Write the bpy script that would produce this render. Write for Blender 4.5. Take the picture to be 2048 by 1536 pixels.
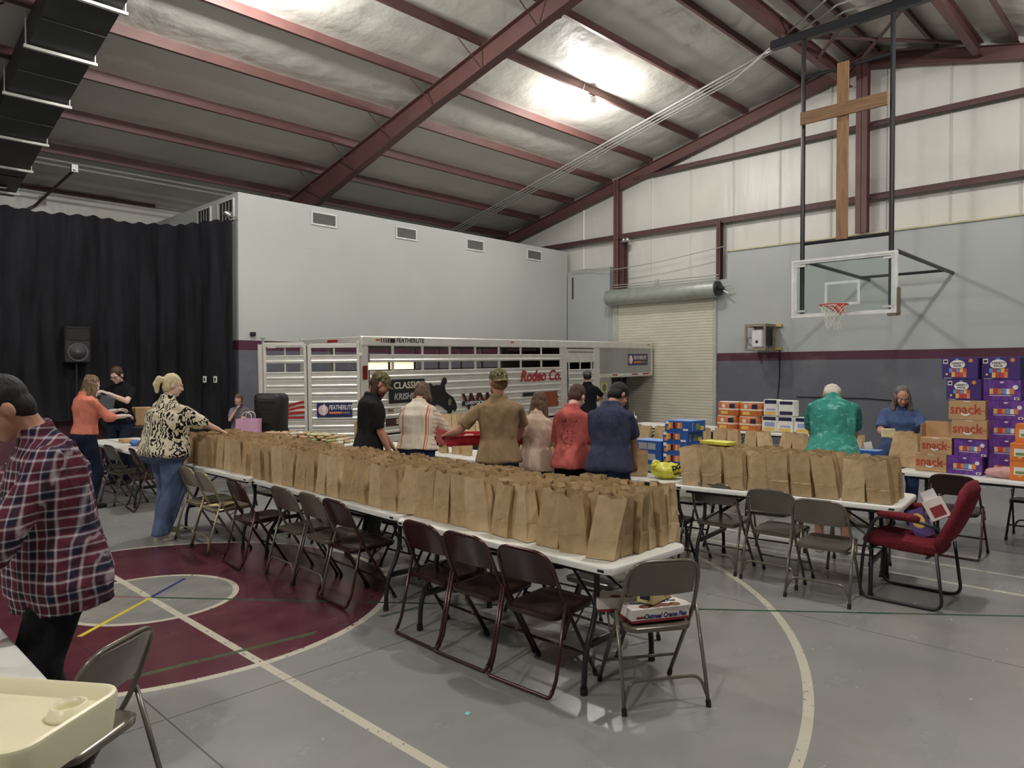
import bpy, bmesh, math, random
from mathutils import Vector, Matrix, noise, Euler
random.seed(7)
R = math.radians
SC = bpy.context.scene
COL = SC.collection
for o in list(bpy.data.objects): bpy.data.objects.remove(o)

# ---------------------------------------------------------------- camera
cam_d = bpy.data.cameras.new('camera'); cam = bpy.data.objects.new('camera', cam_d); COL.objects.link(cam)
cam.location = (0, 0, 1.76); cam.rotation_euler = (R(90 - 0.984), 0, R(44.2 - 90))
cam_d.sensor_width = 36; cam_d.lens = 36 * 1455 / 2048; cam_d.clip_start = 0.05; cam_d.clip_end = 100
SC.camera = cam
# ---------------------------------------------------------------- world, exposure
wd = bpy.data.worlds.new('world'); SC.world = wd; wd.use_nodes = True
wd.node_tree.nodes['Background'].inputs[0].default_value = (0.5, 0.52, 0.55, 1)
wd.node_tree.nodes['Background'].inputs[1].default_value = 0.05
SC.view_settings.view_transform = 'Standard'; SC.view_settings.look = 'None'
SC.view_settings.gamma = 1; SC.view_settings.exposure = -0.06; SC.view_settings.use_curve_mapping = False
LAMP_W = 560.0
LAMP_K = [0.92, 1.45, 0.88, 1.35, 1.4, 1.4]
LAMP_C = (1.0, 0.972, 0.925)
LAMPS = [(12.75, 9.95, 7.50), (5.15, 9.95, 7.50), (12.75, 1.55, 7.50), (5.15, 1.55, 7.50), (-2.5, 9.95, 7.50), (-2.5, 1.55, 7.50)]

# ---------------------------------------------------------------- helpers
def lin(c):
    g = .3*c[0]+.59*c[1]+.11*c[2]; c = [v*.88+g*.12 for v in c[:3]]
    return tuple(((v/255)/12.92 if v/255 <= 0.04045 else ((v/255+0.055)/1.055)**2.4) for v in c[:3]) + (1,)
class NT:
    def __init__(s, name, rough=0.5, metal=0.0, spec=0.5):
        s.mat = bpy.data.materials.new(name); s.mat.use_nodes = True
        s.t = s.mat.node_tree; s.b = s.t.nodes['Principled BSDF']
        s.b.inputs['Roughness'].default_value = rough; s.b.inputs['Metallic'].default_value = metal
        s.b.inputs['Specular IOR Level'].default_value = spec
        s._co = None
    def node(s, ty, **kw):
        n = s.t.nodes.new(ty)
        for k, v in kw.items(): setattr(n, k, v)
        return n
    def put(s, sock, v):
        if isinstance(v, bpy.types.NodeSocket): s.t.links.new(v, sock)
        elif v is not None:
            if hasattr(sock.default_value, '__len__') and not hasattr(v, '__len__'): v = (v,)*len(sock.default_value)
            sock.default_value = v
    def m(s, op, a, b=None, c=None):
        n = s.node('ShaderNodeMath', operation=op)
        s.put(n.inputs[0], a)
        if b is not None: s.put(n.inputs[1], b)
        if c is not None: s.put(n.inputs[2], c)
        return n.outputs[0]
    def co(s):
        if s._co is None:
            s._co = s.node('ShaderNodeTexCoord').outputs['Object']
        return s._co
    def xyz(s):
        n = s.node('ShaderNodeSeparateXYZ'); s.put(n.inputs[0], s.co()); return n.outputs[0], n.outputs[1], n.outputs[2]
    def scaled(s, sc):
        n = s.node('ShaderNodeMapping'); s.put(n.inputs[0], s.co()); n.inputs['Scale'].default_value = sc; return n.outputs[0]
    def noise(s, scale, detail=3, vec=None, rough=0.5):
        n = s.node('ShaderNodeTexNoise'); n.inputs['Scale'].default_value = scale; n.inputs['Detail'].default_value = detail
        n.inputs['Roughness'].default_value = rough
        s.put(n.inputs['Vector'], vec or s.co()); return n.outputs['Fac']
    def mix(s, f, a, b):
        n = s.node('ShaderNodeMix', data_type='RGBA'); s.put(n.inputs[0], f); s.put(n.inputs[6], a); s.put(n.inputs[7], b); return n.outputs[2]
    def ramp(s, f, lo, hi):
        n = s.node('ShaderNodeMapRange'); n.clamp = True; s.put(n.inputs[0], f); n.inputs[1].default_value = lo; n.inputs[2].default_value = hi; return n.outputs[0]
    def lt(s, a, b): return s.m('LESS_THAN', a, b)
    def gt(s, a, b): return s.m('GREATER_THAN', a, b)
    def band(s, v, lo, hi): return s.m('MULTIPLY', s.gt(v, lo), s.lt(v, hi))
    def color(s, v): s.put(s.b.inputs['Base Color'], v)
    def bump(s, h, strength=0.3, dist=0.01):
        n = s.node('ShaderNodeBump'); n.inputs['Strength'].default_value = strength; n.inputs['Distance'].default_value = dist
        s.put(n.inputs['Height'], h); s.put(s.b.inputs['Normal'], n.outputs[0])
def pm(name, c, rough=0.5, metal=0.0, var=0.12, scale=6.0, bump=0.0, spec=0.5, bscale=None):
    n = NT(name, rough, metal, spec); L = lin(c)
    f = n.noise(scale, 4)
    n.color(n.mix(n.ramp(f, 0.3, 0.7), tuple(v*(1-var) for v in L[:3])+(1,), tuple(min(1, v*(1+var)) for v in L[:3])+(1,)))
    if bump: n.bump(n.noise(bscale or scale*8, 3), bump, 0.01)
    return n.mat
class MB:
    def __init__(s): s.v = []; s.f = []; s.mi = []; s.M = Matrix()
    def add(s, vs, fs, mi=0, M=None):
        b = len(s.v); M = s.M @ M if M is not None else s.M
        s.v += [M @ Vector(v) for v in vs]
        for f in fs: s.f.append([i+b for i in f]); s.mi.append(mi)
    def box(s, lo, hi, mi=0, c=0.0, M=None):
        x0, y0, z0 = lo; x1, y1, z1 = hi
        c = min(c, (x1-x0)*.45, (y1-y0)*.45, (z1-z0)*.45)
        if c <= 0:
            vs = [(x, y, z) for z in (z0, z1) for y in (y0, y1) for x in (x0, x1)]
            s.add(vs, [(0,2,3,1),(4,5,7,6),(0,1,5,4),(2,6,7,3),(0,4,6,2),(1,3,7,5)], mi, M); return
        def oc(x0, x1, y0, y1, z): return [(x0+c,y0,z),(x1-c,y0,z),(x1,y0+c,z),(x1,y1-c,z),(x1-c,y1,z),(x0+c,y1,z),(x0,y1-c,z),(x0,y0+c,z)]
        def inn(z): return [(x0+c,y0+c,z),(x1-c,y0+c,z),(x1-c,y0+c,z),(x1-c,y1-c,z),(x1-c,y1-c,z),(x0+c,y1-c,z),(x0+c,y1-c,z),(x0+c,y0+c,z)]
        vs = [(x0+c,y0+c,z0),(x1-c,y0+c,z0),(x1-c,y1-c,z0),(x0+c,y1-c,z0)] + oc(x0,x1,y0,y1,z0+c) + oc(x0,x1,y0,y1,z1-c) + [(x0+c,y0+c,z1),(x1-c,y0+c,z1),(x1-c,y1-c,z1),(x0+c,y1-c,z1)]
        fs = [(3,2,1,0),(20,21,22,23)]
        for i in range(8): fs.append((4+i, 4+(i+1)%8, 12+(i+1)%8, 12+i))
        fs += [(0,1,5,4),(1,2,7,6),(2,3,9,8),(3,0,11,10),(1,6,5),(2,8,7),(3,10,9),(0,4,11)]
        fs += [(12,13,21,20),(14,15,22,21),(16,17,23,22),(18,19,20,23),(13,14,21),(15,16,22),(17,18,23),(19,12,20)]
        s.add(vs, fs, mi, M)
    def tube(s, pts, r, seg=8, mi=0, closed=False, caps=True, flat=1.0):
        pts = [Vector(p) for p in pts]; n = len(pts); rings = []
        up = None
        for i, p in enumerate(pts):
            if closed: d = pts[(i+1)%n]-pts[i-1]
            else: d = (pts[min(i+1,n-1)]-pts[max(i-1,0)])
            d.normalize()
            if up is None: up = Vector((0,0,1)) if abs(d.z) < .9 else Vector((1,0,0))
            a = d.cross(up)
            if a.length < 1e-4: a = d.orthogonal()
            a.normalize(); b = a.cross(d).normalized(); up = b
            rr = r[i] if hasattr(r, '__len__') else r
            rings.append([p + a*math.cos(t)*rr*flat + b*math.sin(t)*rr for t in [2*math.pi*k/seg for k in range(seg)]])
        vs = [v for rg in rings for v in rg]; fs = []
        for i in range(n if closed else n-1):
            j = (i+1) % n
            for k in range(seg): fs.append((i*seg+k, j*seg+k, j*seg+(k+1)%seg, i*seg+(k+1)%seg))
        if not closed and caps: fs += [tuple(range(seg)), tuple((n-1)*seg+k for k in reversed(range(seg)))]
        s.add(vs, fs, mi)
    def loft(s, rings, seg=16, mi=0, ex=2.0, M=None):
        """rings: (center, rx, ry, side, fwd) elliptical sections"""
        vs = []; fs = []
        for (c, rx, ry, a, b) in rings:
            c = Vector(c); a = Vector(a); b = Vector(b)
            for k in range(seg):
                t = 2*math.pi*k/seg; ct, st = math.cos(t), math.sin(t)
                x = abs(ct)**(2/ex)*(1 if ct >= 0 else -1); y = abs(st)**(2/ex)*(1 if st >= 0 else -1)
                vs.append(c + a*x*rx + b*y*ry)
        n = len(rings)
        for i in range(n-1):
            for k in range(seg): fs.append((i*seg+k, i*seg+(k+1)%seg, (i+1)*seg+(k+1)%seg, (i+1)*seg+k))
        fs += [tuple(reversed(range(seg))), tuple((n-1)*seg+k for k in range(seg))]
        s.add(vs, fs, mi, M)
    def lathe(s, prof, seg=20, mi=0, M=None, caps=True):
        vs = []; fs = []
        for (r, z) in prof:
            for k in range(seg):
                t = 2*math.pi*k/seg; vs.append((r*math.cos(t), r*math.sin(t), z))
        n = len(prof)
        for i in range(n-1):
            for k in range(seg): fs.append((i*seg+k, i*seg+(k+1)%seg, (i+1)*seg+(k+1)%seg, (i+1)*seg+k))
        if caps: fs += [tuple(reversed(range(seg))), tuple((n-1)*seg+k for k in range(seg))]
        s.add(vs, fs, mi, M)
    def prism(s, poly, z0, z1, mi=0, M=None):
        n = len(poly)
        vs = [(x, y, z0) for x, y in poly] + [(x, y, z1) for x, y in poly]
        fs = [tuple(reversed(range(n))), tuple(range(n, 2*n))] + [(i, (i+1)%n, n+(i+1)%n, n+i) for i in range(n)]
        s.add(vs, fs, mi, M)
    def ell(s, c, r, M=None, seg=14, rg=9, mi=0):
        vs = []; fs = []
        for i in range(1, rg):
            ph = math.pi*i/rg
            for k in range(seg):
                t = 2*math.pi*k/seg
                vs.append((c[0]+r[0]*math.sin(ph)*math.cos(t), c[1]+r[1]*math.sin(ph)*math.sin(t), c[2]-r[2]*math.cos(ph)))
        vs += [(c[0], c[1], c[2]-r[2]), (c[0], c[1], c[2]+r[2])]; nb = len(vs)-2
        for i in range(rg-2):
            for k in range(seg): fs.append((i*seg+k, i*seg+(k+1)%seg, (i+1)*seg+(k+1)%seg, (i+1)*seg+k))
        for k in range(seg):
            fs.append((nb, (k+1)%seg, k)); fs.append((nb+1, (rg-2)*seg+k, (rg-2)*seg+(k+1)%seg))
        s.add(vs, fs, mi, M)
    def cap(s, p0, p1, r0, r1, seg=10):
        p0 = Vector(p0); p1 = Vector(p1); d = (p1-p0); L = d.length
        if L < 1e-5: return
        d /= L
        P = []; r = []
        for a in (-80, -50, -20): P.append(p0 + d*r0*math.sin(R(a))); r.append(r0*math.cos(R(a)))
        for a in (20, 50, 80): P.append(p1 + d*r1*math.sin(R(a))); r.append(r1*math.cos(R(a)))
        s.tube(P, r, seg)
    def mesh(s, name, mats, smooth=False):
        me = bpy.data.meshes.new(name); me.from_pydata([tuple(v) for v in s.v], [], s.f)
        mats = mats if isinstance(mats, (list, tuple)) else [mats]
        for m in mats: me.materials.append(m)
        me.polygons.foreach_set('material_index', s.mi)
        if smooth: me.polygons.foreach_set('use_smooth', [True]*len(s.f))
        me.update(); return me
    def build(s, name, mats, parent=None, smooth=False, loc=None, rz=None):
        me = s.mesh(name, mats, smooth)
        bm = bmesh.new(); bm.from_mesh(me); bmesh.ops.recalc_face_normals(bm, faces=bm.faces); bm.to_mesh(me); bm.free()
        o = bpy.data.objects.new(name, me); COL.objects.link(o)
        if parent: o.parent = parent
        if loc: o.location = loc
        if rz is not None: o.rotation_euler.z = rz
        if smooth == 'a':
            try: me.shade_smooth_by_angle
            except Exception: pass
            sharp(me)
        return o
def sharp(me, ang=40):
    bm = bmesh.new(); bm.from_mesh(me)
    for e in bm.edges:
        if len(e.link_faces) == 2: e.smooth = e.calc_face_angle(0) < R(ang)
    bm.to_mesh(me); bm.free()
def tag(o, label=None, cat=None, group=None, kind=None):
    if label: o['label'] = label
    if cat: o['category'] = cat
    if group: o['group'] = group
    if kind: o['kind'] = kind
    return o
def empty(name, loc=(0,0,0), rz=0.0, label=None, cat=None, group=None):
    o = bpy.data.objects.new(name, None); COL.objects.link(o); o.location = loc; o.rotation_euler.z = rz
    o.empty_display_size = 0.1
    return tag(o, label, cat, group)
def copy_tree(o, parent=None, label=None):
    c = o.copy(); COL.objects.link(c)
    if parent: c.parent = parent
    if label: c['label'] = label
    for ch in o.children: copy_tree(ch, c)
    return c
def text(s, size, mat, parent, M, name='lettering', shear=0.0, bold=0.0, ext=0.001, align='CENTER', sx=1.0):
    cu = bpy.data.curves.new(name, 'FONT'); cu.body = s; cu.size = size; cu.extrude = ext; cu.shear = shear; cu.offset = bold
    cu.align_x = align; cu.align_y = 'CENTER'; cu.resolution_u = 3; cu.space_character = 1.0
    t = bpy.data.objects.new(name, cu); COL.objects.link(t)
    me = bpy.data.meshes.new_from_object(t); bpy.data.objects.remove(t); bpy.data.curves.remove(cu)
    me.materials.clear(); me.materials.append(mat)
    me.transform(M @ Matrix.Diagonal((sx, 1, 1, 1)))
    o = bpy.data.objects.new(name, me); COL.objects.link(o)
    if parent: o.parent = parent
    return o
def onX(x, y, z):      # text plane facing -X: text runs to -Y, up +Z
    return Matrix(((0,0,-1,x),(-1,0,0,y),(0,1,0,z),(0,0,0,1)))
def onY(x, y, z):      # facing -Y: text runs to +X
    return Matrix(((1,0,0,x),(0,0,-1,y),(0,1,0,z),(0,0,0,1)))
def arc(c, r, a0, a1, n, plane='xz'):
    out = []
    for i in range(n+1):
        a = R(a0+(a1-a0)*i/n); u, v = r*math.cos(a), r*math.sin(a)
        out.append((c[0]+u, c[1], c[2]+v) if plane == 'xz' else (c[0]+u, c[1]+v, c[2]) if plane == 'xy' else (c[0], c[1]+u, c[2]+v))
    return out
def fillet(pts, r, n=4):
    pts = [Vector(p) for p in pts]; out = [pts[0]]
    for i in range(1, len(pts)-1):
        a, b, c = pts[i-1], pts[i], pts[i+1]
        rr = min(r, (a-b).length*.45, (c-b).length*.45)
        p, q = b+(a-b).normalized()*rr, b+(c-b).normalized()*rr
        for k in range(n+1):
            t = k/n; out.append(p*(1-t)**2 + b*2*t*(1-t) + q*t*t)
    out.append(pts[-1]); return out
ROOF0, SLOPE, RIDGE = 9.05, 0.235, 5.75
def roofz(y): return ROOF0 - SLOPE*abs(y-RIDGE)
# ---------------------------------------------------------------- materials
M = {}
M['steel'] = pm('red oxide steel', (106, 70, 66), 0.55, 0.0, 0.10, 3)
M['steel_dark'] = pm('dark oxide steel', (86, 56, 54), 0.6, 0.0, 0.10, 3)
M['black_metal'] = pm('black metal', (34, 35, 40), 0.4, 0.0, 0.1, 8)
M['conduit'] = pm('galvanised conduit', (190, 190, 186), 0.4, 0.4, 0.08, 8)
M['alu'] = pm('aluminium', (214, 211, 202), 0.38, 0.28, 0.07, 5, 0.05)
M['alu_bright'] = pm('polished aluminium', (226, 223, 214), 0.30, 0.32, 0.06, 5)
M['white'] = pm('white plastic', (232, 230, 222), 0.45, 0, 0.03, 5)
M['black'] = pm('black plastic', (22, 22, 24), 0.5, 0, 0.1, 6)
def woodm(name, c1, c2, sc):
    n = NT(name, .55, 0, .4); f = n.noise(5, 5, n.scaled(sc), .6); k = n.node('ShaderNodeTexVoronoi'); k.inputs['Scale'].default_value = 1.7; n.put(k.inputs['Vector'], n.scaled((1, 1, 1)))
    col = n.mix(n.ramp(f, .3, .7), lin(c1), lin(c2)); n.color(n.mix(n.m('MULTIPLY', n.lt(k.outputs['Distance'], .035), .7), col, lin((60, 38, 26)))); n.bump(f, .2, .004); return n.mat
M['wood'] = woodm('pine wood', (118, 84, 54), (166, 122, 80), (6, 6, .5))
M['chrome'] = pm('chrome', (210, 210, 210), 0.2, 0.9, 0.03, 5)
M['rubber'] = pm('dark rubber', (28, 27, 26), 0.7, 0, 0.1, 9)
def insul(name, base, seams=True):
    n = NT(name, 0.38, 0, 0.5); L = lin(base)
    f = n.noise(1.2, 4); g = n.noise(2.2, 4, n.scaled((1, 1, 0.25)))
    n.color(n.mix(n.ramp(f, 0.3, 0.7), tuple(v*.93 for v in L[:3])+(1,), L))
    n.bump(g, 0.55, 0.06); return n.mat
M['insul'] = insul('white vinyl insulation', (214, 211, 203))
M['insul_roof'] = insul('roof vinyl insulation', (216, 213, 204))
def paint(name, c, blotch=True):
    n = NT(name, 0.5, 0, 0.4); L = lin(c)
    f = n.noise(1.1, 5, None, 0.62); g = n.noise(0.35, 2)
    col = n.mix(n.ramp(g, 0.35, 0.65), tuple(v*.95 for v in L[:3])+(1,), tuple(min(1, v*1.04) for v in L[:3])+(1,))
    n.color(n.mix(n.m('MULTIPLY', n.ramp(f, 0.55, 0.7), 0.05), col, (0.85, 0.86, 0.8, 1)))
    n.bump(n.noise(40, 2), 0.05, 0.005); return n.mat
M['wall_light'] = paint('pale grey wall paint', (174, 179, 178))
M['wall_part'] = paint('brighter lit grey paint', (190, 194, 190))  # partition has the same grey paint; its brighter light is put into the colour
M['wall_slate'] = paint('slate grey wall paint', (98, 101, 110))
M['wall_maroon'] = paint('maroon wall paint', (84, 38, 60))
# floor ------------------------------------------------------------------
def floor_mat():
    n = NT('painted gym floor', 0.3, 0, 0.5)
    x, y, z = n.xyz()
    cx = n.m('SUBTRACT', x, 2.08); cy = n.m('SUBTRACT', y, 5.95)
    r = n.m('SQRT', n.m('ADD', n.m('MULTIPLY', cx, cx), n.m('MULTIPLY', cy, cy)))
    big = n.noise(0.5, 6, None, 0.6); fine = n.noise(2.2, 4, n.scaled((1, 1.6, 1)), 0.55)
    g = n.mix(n.ramp(big, 0.3, 0.7), lin((134, 134, 133)), lin((154, 153, 150)))
    g = n.mix(n.m('MULTIPLY', n.ramp(fine, 0.45, 0.75), 0.30), g, lin((120, 120, 121)))
    g = n.mix(n.m('MULTIPLY', n.ramp(n.noise(0.9, 3, n.scaled((1.3, .8, 1))), 0.55, 0.75), 0.3), g, lin((156, 142, 139)))
    mar = n.mix(n.ramp(fine, 0.35, 0.7), lin((84, 34, 46)), lin((98, 44, 56)))
    inner = n.mix(n.ramp(fine, 0.35, 0.7), lin((128, 127, 124)), lin((150, 148, 142)))
    wh = lin((206, 200, 180))
    col = n.mix(n.lt(r, 1.83), g, mar)
    col = n.mix(n.lt(r, 0.62), col, inner)
    wear = n.m('MULTIPLY', n.gt(n.noise(22, 5), 0.36), 0.92)
    def line(mask, c, k=None):
        nonlocal col
        col = n.mix(n.m('MULTIPLY', mask, wear if k is None else k), col, c)
    line(n.band(r, 1.805, 1.86), wh); line(n.band(r, 0.60, 0.645), wh); line(n.band(r, 4.72, 4.775), wh)
    # court lines: centre line, far lines
    line(n.band(x, 2.045, 2.10), wh)
    line(n.band(x, 7.45, 7.50), wh); line(n.m('MULTIPLY', n.band(x, 6.85, 6.9), n.lt(y, 6)), wh)
    # a line through the centre at an angle (green one way, red the other)
    def seg(px_, py_, dx, dy, hw, t0, t1, c, dash=None, k=None):
        L = math.hypot(dx, dy); dx /= L; dy /= L
        ax = n.m('SUBTRACT', x, px_); ay = n.m('SUBTRACT', y, py_)
        t = n.m('ADD', n.m('MULTIPLY', ax, dx), n.m('MULTIPLY', ay, dy))
        s_ = n.m('ABSOLUTE', n.m('SUBTRACT', n.m('MULTIPLY', ax, dy), n.m('MULTIPLY', ay, dx)))
        mk = n.m('MULTIPLY', n.lt(s_, hw), n.band(t, t0, t1))
        if dash: mk = n.m('MULTIPLY', mk, n.gt(n.noise(dash, 1), 0.47))
        line(mk, c, k)
    seg(2.08, 5.95, 4.19, -4.93, 0.016, 0, 12, lin((40, 88, 60)), None, 1.0)
    seg(2.08, 5.95, -4.19, 4.93, 0.010, 0, 12, lin((150, 60, 66)))
    seg(2.10, 4.40, 0.96, -0.10, 0.022, -3.0, 1.3, lin((70, 92, 62)), 1.7)
    seg(2.08, 5.95, -0.64, -0.54, 0.017, 0, 0.84, lin((214, 198, 48)), None, 1.0)
    seg(2.08, 5.95, 0.42, 0.36, 0.017, 0, 0.52, lin((48, 60, 120)), None, 1.0)
    # slab joints
    jx = n.m('ABSOLUTE', n.m('SUBTRACT', n.m('FRACT', n.m('DIVIDE', n.m('ADD', x, 0.5), 3.8)), 0.5))
    jy = n.m('ABSOLUTE', n.m('SUBTRACT', n.m('FRACT', n.m('DIVIDE', n.m('ADD', y, 1.9), 3.8)), 0.5))
    jt = n.m('MAXIMUM', n.lt(jx, 0.0013), n.lt(jy, 0.0013))
    col = n.mix(n.m('MULTIPLY', jt, 0.6), col, lin((40, 38, 38)))
    n.color(col)
    rg = n.node('ShaderNodeMapRange'); n.put(rg.inputs[0], fine); rg.inputs[1].default_value = .3; rg.inputs[2].default_value = .75
    rg.inputs[3].default_value = .20; rg.inputs[4].default_value = .30; n.put(n.b.inputs['Roughness'], rg.outputs[0])
    n.bump(n.m('ADD', n.noise(5, 3), n.m('MULTIPLY', jt, -2)), 0.015, 0.01)
    return n.mat
X0, X1, Y0, Y1 = -9.0, 17.35, -7.6, 19.0
b = MB(); b.box((X0-.3, Y0-.3, -0.2), (X1+.3, Y1+.3, 0)); fl = b.build('floor', floor_mat()); tag(fl, kind='structure')
# ---------------------------------------------------------------- roof / ceiling
b = MB(); nx, ny = 190, 190
PUR = [RIDGE + 1.41*k for k in range(1, 9)]; PUR_ALL = [RIDGE+0.25] + PUR + [RIDGE-0.25] + [RIDGE - 1.41*k for k in range(1, 9)]
vs = []
for j in range(ny+1):
    y = Y0 + (Y1-Y0)*j/ny
    ph = abs(y-RIDGE)/1.41; sg = math.sin(math.pi*(ph % 1.0))**0.7
    for i in range(nx+1):
        x = X0 + (X1-X0)*i/nx
        seam = abs(((x+.3)/1.52) % 1 - .5)*2      # 1 at seam
        k = 0.075*sg*(1 - 0.6*max(0, (seam-.88)/.12)) + 0.012*noise.noise(Vector((x*1.7, y*2.2, 0)))
        vs.append((x, y, roofz(y) - k))
fs = [(j*(nx+1)+i, (j+1)*(nx+1)+i, (j+1)*(nx+1)+i+1, j*(nx+1)+i+1) for j in range(ny) for i in range(nx)]
b.add(vs, fs)
nb = len(b.v)
b.add([(X0,Y0,roofz(Y0)+.1),(X1,Y0,roofz(Y0)+.1),(X0,RIDGE,ROOF0+.1),(X1,RIDGE,ROOF0+.1),(X0,Y1,roofz(Y1)+.1),(X1,Y1,roofz(Y1)+.1)], [(0,1,3,2),(2,3,5,4)])
ceil = b.build('ceiling', M['insul_roof'], smooth=True); tag(ceil, kind='structure')
for y in PUR_ALL:
    zt = roofz(y)+.015
    b = MB(); b.box((X0, y-.004, zt-.23), (X1, y+.004, zt)); b.box((X0, y-.065, zt-.235), (X1, y+.004, zt-.229)); b.box((X0, y-.004, zt-.006), (X1, y+.065, zt))
    b.build('purlin', M['steel'], ceil)
def rafter(X, d_eave, d_ridge, y_from, y_to, wid=.2):
    """tapered I-section following the roof under the purlins"""
    b = MB(); n = 12
    for a, e in ((y_from, RIDGE), (RIDGE, y_to)):
        for i in range(n):
            ya, yb = a+(e-a)*i/n, a+(e-a)*(i+1)/n
            def dep(y): 
                t = abs(y-RIDGE)/(y_to-RIDGE); return d_ridge + (d_eave-d_ridge)*max(0, (t-.45)/.55)
            zta, ztb = roofz(ya)-.225, roofz(yb)-.225
            for (w, z0a, z0b, z1a, z1b) in ((.006, zta-dep(ya), ztb-dep(yb), zta, ztb), (wid/2, zta-.014, ztb-.014, zta, ztb), (wid/2, zta-dep(ya), ztb-dep(yb), zta-dep(ya)+.014, ztb-dep(yb)+.014)):
                b.add([(X-w,ya,z0a),(X+w,ya,z0a),(X+w,ya,z1a),(X-w,ya,z1a),(X-w,yb,z0b),(X+w,yb,z0b),(X+w,yb,z1b),(X-w,yb,z1b)],
                      [(0,1,2,3),(7,6,5,4),(0,4,5,1),(1,5,6,2),(2,6,7,3),(3,7,4,0)])
    return b.build('rafter', M['steel'], ceil)
RAFT_X = (9.5, 1.9, -5.7)
for X in RAFT_X:
    r_ = rafter(X, .72, .42, Y0, Y1, .2)
    for y in PUR_ALL:
        for sx in (-1, 1):
            bb = MB(); zt = roofz(y)
            dd = .42 + .3*max(0, (abs(y-RIDGE)/(Y1-RIDGE)-.45)/.55)
            bb.tube([(X+sx*.62, y+.02, zt-.23), (X+sx*.02, y+.02, zt-.2-dd)], .014, 4)
            bb.build('flange_brace', M['steel_dark'], r_)
    bb = MB(); bb.box((X-.11, Y1-.55, 0), (X+.11, Y1-.05, 5.6), c=.005); bb.build('column', M['steel'], ceil)
# ---------------------------------------------------------------- back (gable) wall
b = MB(); XW = 17.35
n = 40
b.box((XW, Y0, 0), (XW+.1, Y1, 5.6), 0)
for i in range(n):
    ya, yb = Y0+(Y1-Y0)*i/n, Y0+(Y1-Y0)*(i+1)/n
    b.add([(XW,ya,5.6),(XW,yb,5.6),(XW,yb,roofz(yb)+.1),(XW,ya,roofz(ya)+.1)], [(0,1,2,3)], 0)
wb = b.build('wall_back', [M['insul']]); tag(wb, kind='structure')
def wall_panels(name, parent, segs, X0_, X1_, part=None):
    """segs: (y0,y1,z0,z1); each cut into slate, maroon and pale bands"""
    b = MB()
    for (y0, y1, z0, z1) in segs:
        for (a, c_, mi) in ((0, 2.03, 0), (2.03, 2.23, 1), (2.23, 99, 2)):
            lo, hi = max(z0, a), min(z1, c_)
            if hi > lo: b.box((X0_, y0, lo), (X1_, y1, hi), mi)
    return b.build(name, [M['wall_slate'], M['wall_maroon'], M['wall_light']], parent)
wall_panels('painted_wainscot', wb, [(Y0, 9.0, 0, 4.8), (9.0, 9.32, 0, 4.12), (12.43, 12.7, 0, 3.75), (12.7, 14.28, 0, 4.8)], 17.12, 17.34)
for k_ in range(18):
    y_ = Y0 + .7 + 1.22*k_
    if y_ > 16.5: break
    b = MB(); b.add([(XW-.004, y_-.03, 0), (XW-.03, y_, 0), (XW-.004, y_+.03, 0), (XW-.004, y_-.03, roofz(y_)-.3), (XW-.03, y_, roofz(y_)-.3), (XW-.004, y_+.03, roofz(y_)-.3)], [(0, 1, 4, 3), (1, 2, 5, 4)]); b.build('insulation_seam', M['insul'], wb)
b = MB(); b.box((17.08, Y0, 4.8), (17.34, 9.02, 4.835)); b.build('top_edge', pm('raw wood edge', (196, 186, 150), .7), wb)
# girts and columns
def ib(b, p0, p1, w, d, ax):   # I/Z girt along Y
    pass
for z, ya, yb in ((5.62, Y0, Y1), (7.22, Y0, 11.9), (3.9, Y0, 0)):
    b = MB(); b.box((17.13, ya, z), (17.34, yb, z+.012)); b.box((17.13, ya, z-.06), (17.14, yb, z)); b.box((17.26, ya, z), (17.34, yb, z+.10))
    b.build('girt', M['steel_dark'], wb)
def hcol(name, y, z0, z1, w=.2, mat='steel', x=17.15, dx=.17):
    b = MB(); b.box((x-dx/2, y-w/2, z0), (x-dx/2+.014, y+w/2, z1)); b.box((x+dx/2-.014, y-w/2, z0), (x+dx/2, y+w/2, z1)); b.box((x-dx/2, y-.005, z0), (x+dx/2, y+.005, z1))
    return b.build(name, M[mat], wb)
hcol('column', 12.45, 4.05, 7.25, .17); hcol('door_jamb', 12.22, 3.9, 5.62, .11, 'steel_dark'); hcol('door_jamb', 9.24, 4.13, 5.62, .11, 'steel_dark')
hcol('column', 5.73, 4.82, 8.6, .24, 'steel', 17.05, .2)
# gable rafter
b = MB(); Xg = 17.18
for (ya, yb) in ((Y0, RIDGE), (RIDGE, Y1)):
    for (w, t0, t1) in ((.006, .225, .53), (.09, .225, .24), (.09, .515, .53)):
        za, zb = roofz(ya), roofz(yb)
        b.add([(Xg-w,ya,za-t1),(Xg+w,ya,za-t1),(Xg+w,ya,za-t0),(Xg-w,ya,za-t0),(Xg-w,yb,zb-t1),(Xg+w,yb,zb-t1),(Xg+w,yb,zb-t0),(Xg-w,yb,zb-t0)],
              [(0,1,2,3),(7,6,5,4),(0,4,5,1),(1,5,6,2),(2,6,7,3),(3,7,4,0)])
b.build('rafter', M['steel'], ceil)
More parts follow.
